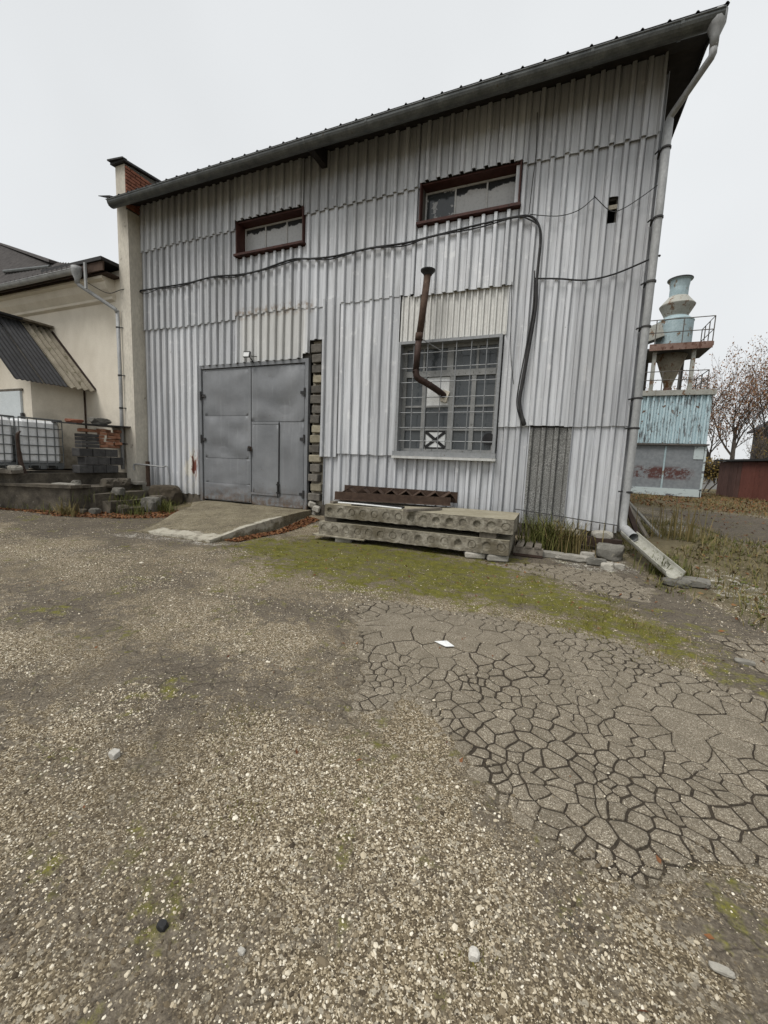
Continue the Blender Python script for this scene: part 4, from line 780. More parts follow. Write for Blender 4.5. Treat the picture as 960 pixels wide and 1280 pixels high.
MB().tube(cable([(-3.45, 6.25, .665), (-2.9, 6.2, .67), (-2.25, 6.2, .655)], 0), .014, 6).build('metal_rod', 'white_paint', label='thin pale rod lying along the front edge of the upper slab', cat='rod')
MB().rbox((-2.75, 6.36, .65), (.9, .2, .02), (.08, 0, .1)).jit(.02).build('plastic_sheet', 'black_rubber', label='black plastic sheet crumpled under the steel staircase', cat='sheet')
# pallet at right of the slabs
PL = thing('broken_pallet', (-.25, 6.85, .05), 'weathered wooden pallet end sticking out right of the concrete slabs', 'pallet')
for i in range(3): MB().box(-.46 + i * .13, -.36 + i * .13, 6.55, 7.2, .17, .195).jit(.006).build('slat', 'weathered_wood', PL)
MB().box(-.5, -.07, 6.56, 6.64, .07, .168).build('bearer', 'weathered_wood', PL); MB().box(-.5, -.07, 7.1, 7.18, .07, .168).build('bearer', 'weathered_wood', PL)
MB().box(-.5, -.07, 6.555, 6.65, .03, .068).build('bottom_board', 'dark_timber', PL)
# foot of the wall at right: beam, stones
MB().bar((-.3, 7.42, .27), (1.06, 7.28, .25), .13, .13).jit(.012).build('timber_beam', 'dark_timber', label='dark timber beam lying at the foot of the right end of the cladding', cat='beam')
STN = [(.28, 7.33, .36, .34, .2, .1, 'stone', 'pale flat stone on the dark timber beam'), (.78, 7.38, .37, .3, .2, .11, 'stone', 'pale stone wedged beside the downpipe foot'), (.86, 6.98, .16, .36, .28, .26, 'dark_stone', 'rounded boulder under the right end of the timber beam'),
       (-.02, 6.72, .08, .5, .14, .09, 'stone', 'long kerb stone nearest the pallet'), (.36, 6.66, .075, .5, .17, .1, 'stone', 'middle kerb stone below the grass tuft'), (.66, 6.60, .07, .26, .16, .09, 'dark_stone', 'small mossy kerb stone at the row end'), (.78, 6.42, .05, .15, .12, .1, 'stone', 'loose pale rubble stone near the kerb row'), (.95, 6.52, .05, .14, .1, .08, 'stone', 'small pale rubble stone left of the chute'), (.55, 6.78, .12, .2, .14, .08, 'stone', 'flat stone behind the kerb row')]
def rock(x, y, z, sx, sy, sz, mat, name='stone', **k):
    import bmesh
    bm = bmesh.new(); bmesh.ops.create_icosphere(bm, subdivisions=3, radius=.5)
    s0 = random.uniform(0, 99)
    m = MB(); vs = []
    for v in bm.verts:
        p = v.co; q = 1 + .35 * mnoise.noise(p * 2.2 + Vector((s0, 0, 0))) + .12 * mnoise.noise(p * 7 + Vector((s0, 3, 0))); w = Vector((max(-.4, min(.4, p.x * q)) / .4 * .5, max(-.4, min(.4, p.y * q)) / .4 * .5, max(-.34, min(.34, p.z * q)) / .34 * .5)); vs.append((x + w.x * sx, y + w.y * sy, z + w.z * sz))
    m.add(vs, [[v.index for v in f.verts] for f in bm.faces]); bm.free(); return m.build(name, mat, None, **k)
for x, y, z, a, b, c, mt, lb in STN: rock(x, y, z, a, b, c, mt, label=lb, cat='stone')
# downpipe chute: open trough
CH = thing('drain_chute', (1.25, 6.8, .05), 'pale half-pipe drain chute sloping from the downpipe foot onto the ground', 'drain')
c0, c1 = Vector((1.12, 7.26, .36)), Vector((1.50, 6.12, .05)); dd = (c1 - c0).normalized(); sx_ = Vector((-dd.y, dd.x, 0)).normalized(); up = sx_.cross(dd); up = up if up.z > 0 else -up
m = MB(); n = 10; vs = []
for p in (c0, c0.lerp(c1, .5) + Vector((0, 0, -.004)), c1):
    for rr in (.125, .113): vs += [p + sx_ * (rr * math.cos(math.pi * k / n)) - up * (rr * math.sin(math.pi * k / n) - .12) for k in range(n + 1)]
S = 2 * (n + 1); fs = []
for i in range(2):
    for k in range(n): a = i * S + k; fs += [(a, a + 1, a + S + 1, a + S), (a + n + 1, a + n + 1 + S, a + n + 2 + S, a + n + 2)]
    fs += [(i * S, (i + 1) * S, (i + 1) * S + n + 1, i * S + n + 1), (i * S + n, i * S + 2 * n + 1, (i + 1) * S + 2 * n + 1, (i + 1) * S + n)]
for e in (0, 2 * S): fs += [(e + k, e + k + 1, e + n + 2 + k, e + n + 1 + k) for k in range(n)]
m.add(vs, fs).build('trough', 'chute_cement', CH, smooth=False)
MB().tube([c0 + up * .10 - dd * .12, c0 + up * .085 + dd * .16], .072, 14, caps=False).tube([c0 + up * .085 + dd * .159, c0 + up * .10 - dd * .12], .062, 14, caps=False).build('spout', 'galvanised', CH, smooth=True)
rock(1.50, 5.98, .04, .30, .16, .09, 'dark_stone', label='flat dark stone at the mouth of the drain chute', cat='stone'); rock(1.72, 6.12, .05, .34, .22, .09, 'dark_stone', label='wide flat stone right of the drain chute mouth', cat='stone')
# leaning planks behind the corner
for i, (x, y, dx, w, lb, mt) in enumerate(((1.16, 8.4, .30, .10, 'dark leaning board nearest the warehouse corner', 'dark_timber'), (1.22, 8.7, .42, .09, 'middle brown board leaning on the warehouse side', 'weathered_wood'), (1.25, 9.0, .66, .10, 'pale outermost board leaning on the warehouse side', 'stone'), (1.2, 8.9, .5, .05, 'thin dark batten leaning among the boards', 'dark_timber'))):
    MB().bar((x + dx, y - .2, .2), (1.06, y + .3, 1.25 - .06 * i), w, .03).build('plank', mt, label=lb, cat='plank')

# ---------------------------------------------------------------- left cream building
CBD = thing('cream_building', (-20, 10, 0), 'low cream plastered building with dark corrugated roof left of the warehouse', 'building')
MB().box(-32, -10.26, 7.3, 18, 0, 5.83).build('wall', 'cream_plaster', CBD)
cn = MB(); cn.extr([(7.299, 5.12), (7.22, 5.16), (7.22, 5.22), (7.10, 5.36), (7.06, 5.46), (7.06, 5.52), (6.98, 5.56), (6.98, 5.62), (7.299, 5.62)], 'x', -32, -10.5); cn.build('cornice', 'cream_plaster', CBD)
MB().box(-32, -10.27, 6.95, 7.299, 5.63, 5.66).build('soffit_board', 'dark_timber', CBD)
x = -10.9
while x > -20: MB().box(x - .07, x + .07, 6.78, 7.299, 5.50 if False else 5.665, 5.79).build('rafter', 'dark_timber', CBD); x -= .8
MB().box(-32, -11.0, 6.80, 6.83, 5.60, 5.83).build('fascia', 'dark_timber', CBD)
MB().box(-11.0, -10.27, 6.86, 6.9, 5.66, 5.86).build('fascia', 'rust_steel', CBD)
rf = MB(); p_ = .2; hip = [(-32, 11.6), (-24.3, 11.6), (-12.66, 7.25), (-11.05, 6.80)]
def hy(x): return float(np.interp(x, [h[0] for h in hip], [h[1] for h in hip]))
xs = list(np.arange(-26, -11.05, p_ / 4)); vs = []
for i, x in enumerate(xs):
    h = .04 * math.cos(2 * math.pi * x / p_) + .05
    for y in (6.74, hy(x) + .02): vs.append((x, y, 5.84 + (y - 6.85) * 1.0 + h))
n = len(xs); b = len(vs); vs += [(v[0], v[1], v[2] - .012) for v in vs]
fs = [(2 * i, 2 * i + 2, 2 * i + 3, 2 * i + 1) for i in range(n - 1)] + [(b + 2 * i, b + 2 * i + 1, b + 2 * i + 3, b + 2 * i + 2) for i in range(n - 1)] + [(2 * i, b + 2 * i, b + 2 * i + 2, 2 * i + 2) for i in range(n - 1)]
rf.add(vs, fs); RF = rf.build('roof', 'dark_roof', CBD)
MB().bar((-12.7, 7.27, 6.32), (-24.3, 11.65, 10.66), .34, .07).build('hip_cap', 'dark_roof', RF)
MB().add([(-26, 11.7, 10.5), (-12.5, 7.4, 6.0), (-12.5, 18, 6), (-26, 18, 10)], [(0, 1, 2, 3)]).build('rear_slope', 'dark_roof', RF)
MB().box(-12.6, -10.26, 6.82, 10, 5.87, 5.95).build('low_roof', 'dark_metal', CBD)
MB().tube([(-15.2, 7.3, 6.45), (-12.6, 7.05, 6.12)], .05, 8).build('roof_pipe', 'gutter_metal', CBD)
MB().box(-30, -12.75, 7.36, 7.5, 5.831, 6.26).build('roof_wall', 'soffit_black', CBD)
CG = gutter(-28, -10.98, 6.72, 5.70, .085, 'galvanised', CBD, (-12.0, -13.2, -14.4, -15.6))
m = MB(); m.lathe([(.055, -.36), (.055, -.26), (.10, -.16), (.115, -.06), (.115, .02)], (-11.0, 6.72, 5.74), 14); m.tube([(-11.0, 6.72, 5.42), (-10.98, 6.74, 5.36), (-10.32, 7.16, 4.88), (-10.28, 7.18, 4.8)], .045, 10); m.build('downpipe', 'galvanised', CBD, smooth=True)
m = MB(); m.tube([(-10.29, 7.19, 4.86), (-10.29, 7.2, 3.), (-10.3, 7.2, 2.4), (-10.33, 7.2, .95)], .042, 10); DPL = m.build('downpipe', 'galvanised', CBD, smooth=True, label='slim pale downpipe beside the pilaster')
for z in (4.45, 3.3, 2.5, 1.6): MB().lathe([(.046, -.02), (.05, -.015), (.05, .015), (.046, .02)], (-10.295, 7.195, z), 10).tube([(-10.25, 7.2, z), (-10.18, 7.25, z)], .012, 5).build('pipe_clamp', 'dark_metal', DPL)
MB().box(-10.78, -10.72, 6.74, 6.78, 5.25, 5.84).build('bracket_post', 'galvanised', CBD)
# porch annex
AN = thing('porch_annex', (-13.2, 6.6, 0), 'small cream porch with a steep corrugated roof, half dark and half pale sheets', 'porch')
w = MB(); w.extr([(-14.5, .9), (-11.85, .9), (-11.85, 3.2), (-13.2, 4.42), (-14.5, 3.2)], 'y', 6.05, 7.29); w.build('wall', 'cream_plaster', AN)
MB().box(-11.85, -11.83, 7.25, 7.285, .9, 3.0).build('corner_strip', 'rust_steel', AN)
def slope_roof(y0, y1, mat, pitch, amp, lift, name='roof_sheet'):
    ys = np.arange(y0, y1 + 1e-6, pitch / 6); vs = []; a = Vector((-11.38, 0, 2.93)); b_ = Vector((-13.24, 0, 4.66)); nrm = Vector((.68, 0, .73))
    for y in ys:
        h = amp * math.cos(2 * math.pi * (y - y0) / pitch) + lift
        for e in (a, b_): vs.append((e.x + nrm.x * h, y, e.z + nrm.z * h))
    n = len(ys); b = len(vs); vs += [(v[0] - .008, v[1], v[2] - .009) for v in vs]; m = MB()
    m.add(vs, [(2 * i, 2 * i + 1, 2 * i + 3, 2 * i + 2) for i in range(n - 1)] + [(b + 2 * i, b + 2 * i + 2, b + 2 * i + 3, b + 2 * i + 1) for i in range(n - 1)] + [(2 * i, 2 * i + 2, b + 2 * i + 2, b + 2 * i) for i in range(n - 1)] + [(0, b, b + 1, 1), (2 * n - 2, 2 * n - 1, b + 2 * n - 1, b + 2 * n - 2)])
    m.build(name, mat, AN)
slope_roof(5.50, 6.08, 'dark_roof_new', .10, .012, .02); slope_roof(6.08, 6.62, 'dark_roof_new', .10, .012, .026); slope_roof(6.60, 7.28, 'old_roof', .155, .028, .03)
MB().add([(-13.2, 5.5, 4.68), (-15, 5.5, 3.0), (-15, 7.28, 3.0), (-13.2, 7.28, 4.68), (-13.2, 5.5, 4.64), (-15, 5.5, 2.96), (-15, 7.28, 2.96), (-13.2, 7.28, 4.64)], [(0, 1, 2, 3), (7, 6, 5, 4), (0, 4, 5, 1), (3, 2, 6, 7)]).build('roof_sheet', 'dark_roof_new', AN)
MB().bar((-13.2, 6.58, 4.72), (-13.2, 7.28, 4.72), .36, .05).build('ridge_cap', 'roof_board', AN); MB().bar((-13.2, 5.5, 4.72), (-13.2, 6.575, 4.72), .36, .05).build('ridge_cap', 'dark_roof_new', AN)
MB().bar((-11.40, 7.275, 3.0), (-13.1, 7.275, 4.6), .025, .06).build('verge_strip', 'dark_timber', AN)
MB().box(-13.35, -12.22, 6.0, 6.045, .95, 2.78).build('door', 'door_paint', AN); MB().box(-12.23, -12.15, 5.985, 6.04, 2.05, 2.25).build('door_hinge', 'dark_metal', AN); MB().box(-13.4, -12.16, 6.01, 6.046, 2.785, 2.84).build('door_head', 'weathered_wood', AN)

# ---------------------------------------------------------------- loading dock
DK = thing('loading_dock', (-11, 6.2, 0), 'crumbling stained concrete loading dock with steps below the white tank', 'loading dock')
lowp = [(-9.35, 5.35), (-10.3, 4.92), (-13, 4.2), (-13, 7.29), (-9.75, 7.29), (-9.75, 7.0), (-9.4, 6.0)]
MB().prism(lowp, -.05, [.60, .60, .6, .6, .60, .60, .60]).build('dock_body', 'dock_concrete', DK)
MB().prism([(-9.28, 5.33), (-10.3, 4.86), (-13, 4.14), (-13, 4.6), (-10.4, 5.3), (-9.3, 5.75)], .601, .66).jit(.02).build('edge_slab', 'dock_concrete', DK)
MB().prism([(-10.45, 4.98), (-12.9, 4.5), (-12.9, 7.28), (-10.3, 7.28)], .601, .86).build('upper_tier', 'dock_concrete', DK)
MB().prism([(-10.36, 4.85), (-12.9, 4.4), (-12.9, 4.62), (-10.40, 5.08)], .865, .93).jit(.012).build('tier_edge', 'weathered_wood', DK)
for i, (x1, z) in enumerate(((-9.12, .46), (-8.85, .32), (-8.6, .18))): MB().box(x1 - .45, x1, 5.75 + .1 * i, 6.95, -.05, z).jit(.06).build('step', 'dock_concrete', DK)
MB().rbox((-10.0, 7.12, .64), (.9, .28, .06), (0, .03, 0)).jit(.015).build('lime_slab', 'stone', DK)
rock(-8.55, 6.6, .20, .36, .3, .36, 'dark_stone', name='boulder', label='rough grey boulder at the foot of the dock steps', cat='boulder')
rock(-8.95, 7.25, .36, .9, .55, .5, 'soil', name='earth_mound', label='brown earth heap against the wall foot left of the gate', cat='mound')
for k, (x, y, z, a, lb) in enumerate(((-9.0, 5.62, .12, .16, 'brown rubble chunk in front of the lowest dock step'), (-9.2, 5.5, .12, .11, 'small rubble piece by the dock front corner'), (-8.75, 6.05, .16, .2, 'broken concrete lump on the leaf litter by the steps'), (-9.15, 6.25, .5, .22, 'broken concrete lump on the top dock step'), (-8.7, 6.9, .3, .26, 'rubble lump leaning on the last dock step'), (-9.5, 6.3, .66, .3, 'crumbled concrete lump on the dock edge above the steps'), (-9.55, 5.6, .70, .14, 'small pale chunk lying on the dock edge slab'), (-9.75, 6.8, .67, .24, 'flat pale chunk near the pilaster on the dock'))):
    rock(x, y, z, a * 1.3, a, a * .75, 'dock_concrete' if k % 3 else 'dark_stone', 'rubble', label=lb, cat='rubble')
MB().rbox((-9.62, 5.45, .672), (.5, .2, .02), (0, .02, .35)).jit(.02).build('lime_crust', 'stone', DK)
PPE = thing('water_pipe', (-9.6, 7.4, .7), 'rusty stub pipe with a thin branch at the left foot of the cladding', 'pipe')
MB().tube([(-9.62, 7.36, .55), (-9.62, 7.36, 1.18)], .05, 10).build('standpipe', 'rust_steel', PPE); MB().tube(cable([(-9.9, 7.2, .95), (-9.95, 7.22, 1.05), (-9.85, 7.25, 1.1), (-9.2, 7.4, 1.06), (-8.98, 7.42, 1.04), (-8.95, 7.43, .45)], 0), .018, 6).build('branch_pipe', 'galvanised', PPE, smooth=True)
# IBC tanks
def ibc(x, y, w, label, nb):
    # visible face looks +x; w = width along y
    o = thing('water_tank', (x - .5, y, .935), label, 'water tank', 'caged water tanks on the dock'); d = 1.0; z0 = 1.07; z1 = 2.03
    MB().box(x - d + .02, x - .02, y - w / 2 + .02, y + w / 2 - .02, z0, z1).build('container', 'white_plastic', o, bevel=.06, smooth=False)
    cg = MB(); r = .011
    for zz in np.linspace(z0 + .005, 2.05, 6):
        cg.tube([(x, y - w / 2, zz), (x, y + w / 2, zz), (x - d, y + w / 2, zz), (x - d, y - w / 2, zz), (x, y - w / 2, zz)], r, 6)
    for k in range(nb + 1): yy = y - w / 2 + w * k / nb; cg.tube([(x + .006, yy, .97), (x + .006, yy, 2.06)], r, 6); cg.tube([(x - d, yy, 1.0), (x - d, yy, 2.06)], r, 5)
    for k in range(1, 6): xx = x - d * k / 6; cg.tube([(xx, y - w / 2, 1.0), (xx, y - w / 2, 2.06)], r, 5); cg.tube([(xx, y + w / 2, 1.0), (xx, y + w / 2, 2.06)], r, 5)
    cg.tube([(x, y - w / 2, 2.06), (x, y + w / 2, 2.06)], .016, 6); cg.build('cage', 'cage_steel', o)
    pl = MB(); pl.box(x - d, x + .01, y - w / 2, y + w / 2, 1.02, 1.06)
    for yy in (y - w / 2 + .07, y, y + w / 2 - .07): pl.box(x - d, x + .005, yy - .06, yy + .06, .94, 1.018)
    pl.build('pallet', 'cage_steel', o)
    return o
ibc(-10.72, 5.62, .84, 'white caged water tank beside the stacked grey blocks', 5); ibc(-10.76, 4.62, 1.05, 'white caged water tank at the left edge of the photo', 5)
MB().tube(cable([(-10.5, 5.2, .70), (-10.55, 5.13, 1.0), (-10.6, 5.12, 1.3), (-10.58, 5.10, 1.65), (-10.56, 5.15, 1.75)], 0), [.05] * 7 + [.045] * 6 + [.035] * 8 + [.02] * 4, 6).build('bent_pole', 'dark_timber', label='crooked dark pole standing in front of the white tanks', cat='pole')
rock(-10.5, 4.98, .97, .22, .2, .12, 'stone', label='grey brick-sized stone on the dock edge by the tank', cat='stone')
# stack of grey blocks with orange bricks and a roofing sheet on top
gb = MB().rbox((0, 0, 0), (.28, .30, .185)).jit(.004).mesh('concrete_block', 'grey_block', bevel=.01)
for r in range(3):
    for k in range(3):
        y = 6.22 + k * .315 + (.12 if r % 2 else 0)
        if y > 7.12: continue
        o = piece('concrete_block', gb, None, (-10.33 + random.uniform(-.02, .02), y, .96 + r * .195), (0, 0, random.uniform(-.04, .04))); tag(o, 'dark grey concrete block in the stack under the orange bricks', 'block', 'grey concrete blocks stacked right of the tank')
hb = MB().rbox((0, 0, 0), (.26, .40, .07)).mesh('grey_tile', 'grey_block', bevel=.006)
for k in range(4): tag(piece('grey_tile', hb, None, (-10.33, 6.35, 1.505 + k * .082), (0, 0, random.uniform(-.05, .05))), 'flat dark grey tile in the pile left of the orange bricks', 'tile', 'flat grey tiles piled beside the orange bricks')
ob = MB().rbox((0, 0, 0), (.12, .17, .07)).jit(.006).mesh('brick', 'brick_orange', bevel=.008)
for r in range(6):
    for k in range(3):
        tag(piece('brick', ob, None, (-10.30 + random.uniform(-.09, .06), 6.68 + k * .185 + random.uniform(-.03, .03), 1.515 + r * .077), (random.uniform(-.12, .12), random.uniform(-.1, .1), random.uniform(-.6, .6))), 'broken orange brick in the loose stack on the grey blocks', 'brick', 'orange bricks stacked on the grey blocks')
for k in range(3): tag(piece('brick', ob, None, (-10.32, 6.25 + k * .16, 1.87), (0, random.uniform(-.1, .1), random.uniform(-.3, .3))), 'broken orange brick in the loose stack on the grey blocks', 'brick', 'orange bricks stacked on the grey blocks')
MB().rbox((-10.42, 6.62, 2.02), (.8, 1.45, .02), (.02, .03, .05)).jit(.03).build('roofing_sheet', 'dark_metal', label='dark sheet laid over the stack of blocks and bricks', cat='sheet')
rock(-10.45, 6.75, 2.12, .34, .42, .17, 'dark_stone', label='large grey rock weighing down the dark sheet', cat='rock'); rock(-10.5, 6.2, 2.07, .22, .34, .09, 'brick_red', name='rubble', label='low reddish rubble lump on the dark sheet', cat='rubble')

# ---------------------------------------------------------------- dust collector tower behind
YC = 24.5; CY = thing('dust_collector', (5, 25.8, .2), 'pale blue cyclone dust collector tower on a two-storey metal shed', 'dust collector')
lowb = MB().box(3.5, 6.62, YC + .03, YC + 3, .32, 2.76); lowb.build('shed_wall', 'shed_panel', CY)
MB().box(3.45, 6.66, YC - .02, YC + .029, .25, .62).build('base_strip', 'shed_strip', CY); MB().box(6.62, 6.70, YC - .02, YC + .08, .25, 2.76).build('corner_post', 'shed_strip', CY); MB().box(4.98, 5.05, YC, YC + .029, .625, 2.7).build('panel_joint', 'cyclone_blue', CY)
MB().box(6.2, 6.6, YC, YC + .029, 2.1, 2.72).build('blue_patch', 'shed_strip', CY)
MB().box(3.4, 6.75, YC - .12, YC + 3.1, 2.761, 2.83).build('ledge', 'rail_steel', CY)
up_ = MB(); s_ = sheet(3.45, 6.66, 2.85, 5.16, YC, pitch=.247, phase=3.5, k=1.5, tilt=0); up_.add(s_.v, s_.f); up_.box(3.47, 6.64, YC + .03, YC + 3, 2.84, 5.16); up_.build('upper_cladding', 'peeling_blue', CY)
MB().box(3.3, 6.75, YC - .15, YC + 3.1, 5.17, 5.42).build('deck', 'cyclone_pale', CY)
for x in (4.1, 5.72):
    for y in (YC + .1, YC + 2.1): MB().box(x - .08, x + .08, y, y + .16, 5.42, 7.35).build('leg', 'cyclone_pale' if y < YC + 1 else 'rail_steel', CY)
MB().bar((3.7, YC + 2.3, 5.42), (3.62, YC + 2.3, 7.3), .14, .14).build('leg', 'rail_steel', CY)
pf = MB(); pf.prism([(2.6, YC - .1), (6.34, YC - .1), (6.40, YC + 2.0), (5.4, YC + 2.6), (2.6, YC + 2.6)], 7.35, 7.44); pf.build('platform', 'dark_metal', CY); MB().box(3.8, 6.36, YC - .13, YC - .102, 7.33, 7.64).build('toe_board', 'platform_rust', CY); MB().box(6.345, 6.40, YC - .1, YC + 2.2, 7.445, 7.62).build('toe_board', 'platform_rust', CY)
CXc = (5.0, YC + 1.15, 0)
MB().lathe([(.17, 5.45), (.17, 5.75), (.21, 5.95), (.78, 7.6)], CXc, 28).build('hopper', 'cyclone_rust', CY, smooth=True); MB().lathe([(.20, 5.4), (.20, 5.72)], CXc, 12).build('outlet', 'platform_rust', CY)
MB().lathe([(.78, 7.601), (.78, 8.93), (.80, 8.95), (.80, 8.99), (.5, 9.22)], CXc, 32).build('drum', 'cyclone_blue', CY, smooth=False)
MB().lathe([(.5, 9.2), (.52, 9.26), (.76, 9.72), (.77, 9.76), (.42, 10.18)], CXc, 32).build('rain_hood', 'cyclone_pale', CY)
MB().lathe([(.40, 10.17), (.40, 10.6), (.45, 10.93), (.53, 10.96), (.53, 11.0)], CXc, 28).build('outlet_stack', 'cyclone_blue', CY); MB().lathe([(.535, 10.97), (.55, 10.99), (.55, 11.03), (.42, 11.04)], CXc, 28).build('stack_rim', 'dark_metal', CY)
MB().bar((4.4, YC + .7, 8.5), (2.6, YC + .9, 7.9), .6, .7).build('inlet_duct', 'cyclone_pale', CY)
def railing(pts, z0, h, posts, name='railing'):
    m = MB()
    for zz in (h, h * .55): m.tube([(p[0], p[1], z0 + zz) for p in pts], .022, 6)
    for p in posts: m.tube([(p[0], p[1], z0), (p[0], p[1], z0 + h)], .024, 6)
    m.build(name, 'rail_steel', CY)
railing([(2.8, YC - .1), (6.33, YC - .1), (6.38, YC + 2)], 7.44, 1.33, [(4.0, YC - .1), (5.12, YC - .1), (6.33, YC - .1), (6.35, YC + .7), (6.36, YC + 1.4), (6.38, YC + 2), (2.9, YC - .1)])
railing([(3.3, YC - .1), (6.35, YC - .1), (6.4, YC + 2.8)], 5.42, .9, [(3.5, YC - .1), (4.5, YC - .1), (5.2, YC - .1), (6.35, YC - .1), (6.38, YC + 1), (6.4, YC + 2), (6.4, YC + 2.8)])
# ---------------------------------------------------------------- garage
GR = thing('garage_shed', (10.4, 24, .2), 'low brown and red metal garage with flat sloping roof at the right edge', 'garage')
g0, g1 = Vector((8.4, 28.2, 0)), Vector((10.9, 17.5, 0)); gd = (g1 - g0).normalized(); gn = Vector((gd.y * -1, gd.x, 0)); gn = gn if gn.x > 0 else -gn
def gq(s0, s1, z0, z1, off, d, mat, name, **k):
    a = g0 + gd * s0 - gn * off; b = g0 + gd * s1 - gn * off; c = b + gn * d; e = a + gn * d
    return MB().prism([(p.x, p.y) for p in (a, b, c, e)], z0, z1).build(name, mat, GR, **k)
gq(0, 11, .15, 2.1, 0, 4, 'garage_brown', 'wall')
s = .02
for i in range(6): gq(s, s + .285, .22, 2.08, .02 + random.uniform(0, .012), .018, 'garage_brown', 'wall_board'); s += .30
for i in range(4): gq(1.85 + i * 1.0, 2.83 + i * 1.0, .24, 2.09, .035, .03, 'garage_red', 'door_leaf')
gq(-.2, 11.2, 2.12, 2.22, .2, 4.6, 'dark_metal', 'roof')
# ---------------------------------------------------------------- far buildings
FH = thing('far_house', (20, 49, .2), 'dark slate-grey house with steep roof behind the tree', 'house')
MB().extr([(17.3, .2), (26, .2), (26, 5.6), (21.4, 8.6), (17.3, 5.6)], 'y', 48, 50.5).build('wall', 'far_slate', FH)
MB().add([(16.9, 47.6, 5.6), (21.4, 47.6, 8.95), (21.4, 50.9, 8.95), (16.9, 50.9, 5.6), (16.9, 47.6, 5.4), (21.4, 47.6, 8.75), (21.4, 50.9, 8.75), (16.9, 50.9, 5.4)], [(0, 1, 2, 3), (7, 6, 5, 4), (0, 4, 5, 1), (1, 5, 6, 2), (3, 2, 6, 7), (0, 3, 7, 4)]).build('roof', 'far_slate', FH)
MB().extr([(10.7, .2), (12.6, .2), (12.6, 2.0), (11.6, 2.45), (10.7, 2.0)], 'y', 40, 43).build('far_shed', 'far_pale', label='small pale shed far behind between the tower and the garage', cat='shed')
MB().box(13.2, 30, 44, 44.06, .1, 1.6).build('far_fence', 'far_slate', label='dark low fence behind the garage', cat='fence')

# ---------------------------------------------------------------- tree and bushes
def make_tree(name, base, h, label, cat, stems, seed, leaf='tree_leaf', nleaf=5200, ls=.14):
    rnd = random.Random(seed); o = thing(name, base, label, cat); tr = MB(); tips = []
    def grow(p, d, L_, r, lev):
        n = 4; pts = [p]; rs = [r]; q = p
        for i in range(n):
            d = (d + Vector((rnd.uniform(-.2, .2), rnd.uniform(-.2, .2), rnd.uniform(-.05, .14)))).normalized(); q = q + d * L_ / n; pts.append(q); rs.append(r * (1 - .55 * (i + 1) / n))
            if lev < 5 and i >= (1 if lev <= 1 else 0):
                for _ in range((2 if lev < 3 else 1) if lev < 4 else (1 if rnd.random() < .5 else 0)):
                    a = rnd.uniform(0, 6.28); side = Vector((math.cos(a), math.sin(a), rnd.uniform(.35, 1.0))).normalized(); nd = (d * .75 + side * .75).normalized(); grow(q, nd, L_ * rnd.uniform(.5, .72), rs[-1] * .55, lev + 1)
            if lev >= 3: tips.append(q)
        tr.tube(pts, [max(x, .008) for x in rs], 5 if lev < 2 else 3, caps=False)
    for sx, sy, lean in stems: grow(Vector(base) + Vector((sx, sy, 0)), Vector((lean, rnd.uniform(-.1, .1), 1)).normalized(), h * .42, h * .019, 1)
    tr.build('trunk', 'bark', o); lf = MB(); vs = []; fs = []
    for k in range(nleaf):
        t_ = rnd.choice(tips); c = t_ + Vector((rnd.gauss(0, .22), rnd.gauss(0, .22), rnd.gauss(0, .18))); e = Euler((rnd.uniform(0, 6), rnd.uniform(0, 6), rnd.uniform(0, 6))).to_matrix(); s = ls * rnd.uniform(.5, 1.2)
        b = len(vs); vs += [c + e @ Vector(v) * s for v in ((-.5, 0, 0), (0, -.3, .08), (.5, 0, 0), (0, .3, .08))]; fs.append((b, b + 1, b + 2, b + 3))
    lf.add(vs, fs); lf.build('crown', leaf, o); return o
make_tree('autumn_tree', (14.0, 44.5, .2), 13.2, 'bare multi-stemmed autumn tree with reddish buds behind the garage', 'tree', [(-.3, 0, -.32), (.2, .2, .02), (.5, -.1, .34)], 4, nleaf=10500, ls=.17)
make_tree('bush', (8.9, 33, .2), 2.6, 'yellowish bush between the metal shed and the brown garage', 'bush', [(-.4, 0, -.5), (.2, 0, .3), (.5, .2, .6), (0, .2, 0)], 9, 'bush_leaf', 2600, .13)
make_tree('bush', (15.6, 41, .2), 5.2, 'thin greyish bush standing beside the autumn tree trunk', 'bush', [(-.4, 0, -.3), (.3, 0, .2), (.8, .2, .4)], 12, 'bush_leaf', 900, .12)

# ---------------------------------------------------------------- grass, moss, leaves
def blades(name, pts, hmin, hmax, w, mat, lean=.5, label=None, cat=None, kind='stuff', parent=None):
    vs = []; fs = []
    for x, y, z in pts:
        h = random.uniform(hmin, hmax); a = random.uniform(0, 6.28); l = random.uniform(.1, lean) * h; dx, dy = math.cos(a), math.sin(a); sx, sy = -dy * w * h ** .3, dx * w * h ** .3; b = len(vs)
        for t_, ww in ((0, 1), (.4, .85), (.75, .5)):
            c = (x + dx * l * t_ ** 1.8, y + dy * l * t_ ** 1.8, z + h * (t_ - .28 * (l / h) * t_ ** 3)); vs += [(c[0] - sx * ww, c[1] - sy * ww, c[2]), (c[0] + sx * ww, c[1] + sy * ww, c[2])]
        vs.append((x + dx * l, y + dy * l, z + h * (1 - .28 * l / h))); fs += [(b, b + 1, b + 3, b + 2), (b + 2, b + 3, b + 5, b + 4), (b + 4, b + 5, b + 6)]
    m = MB(); m.v = vs; m.f = fs; return m.build(name, mat, parent, label=label, cat=cat, kind=kind)
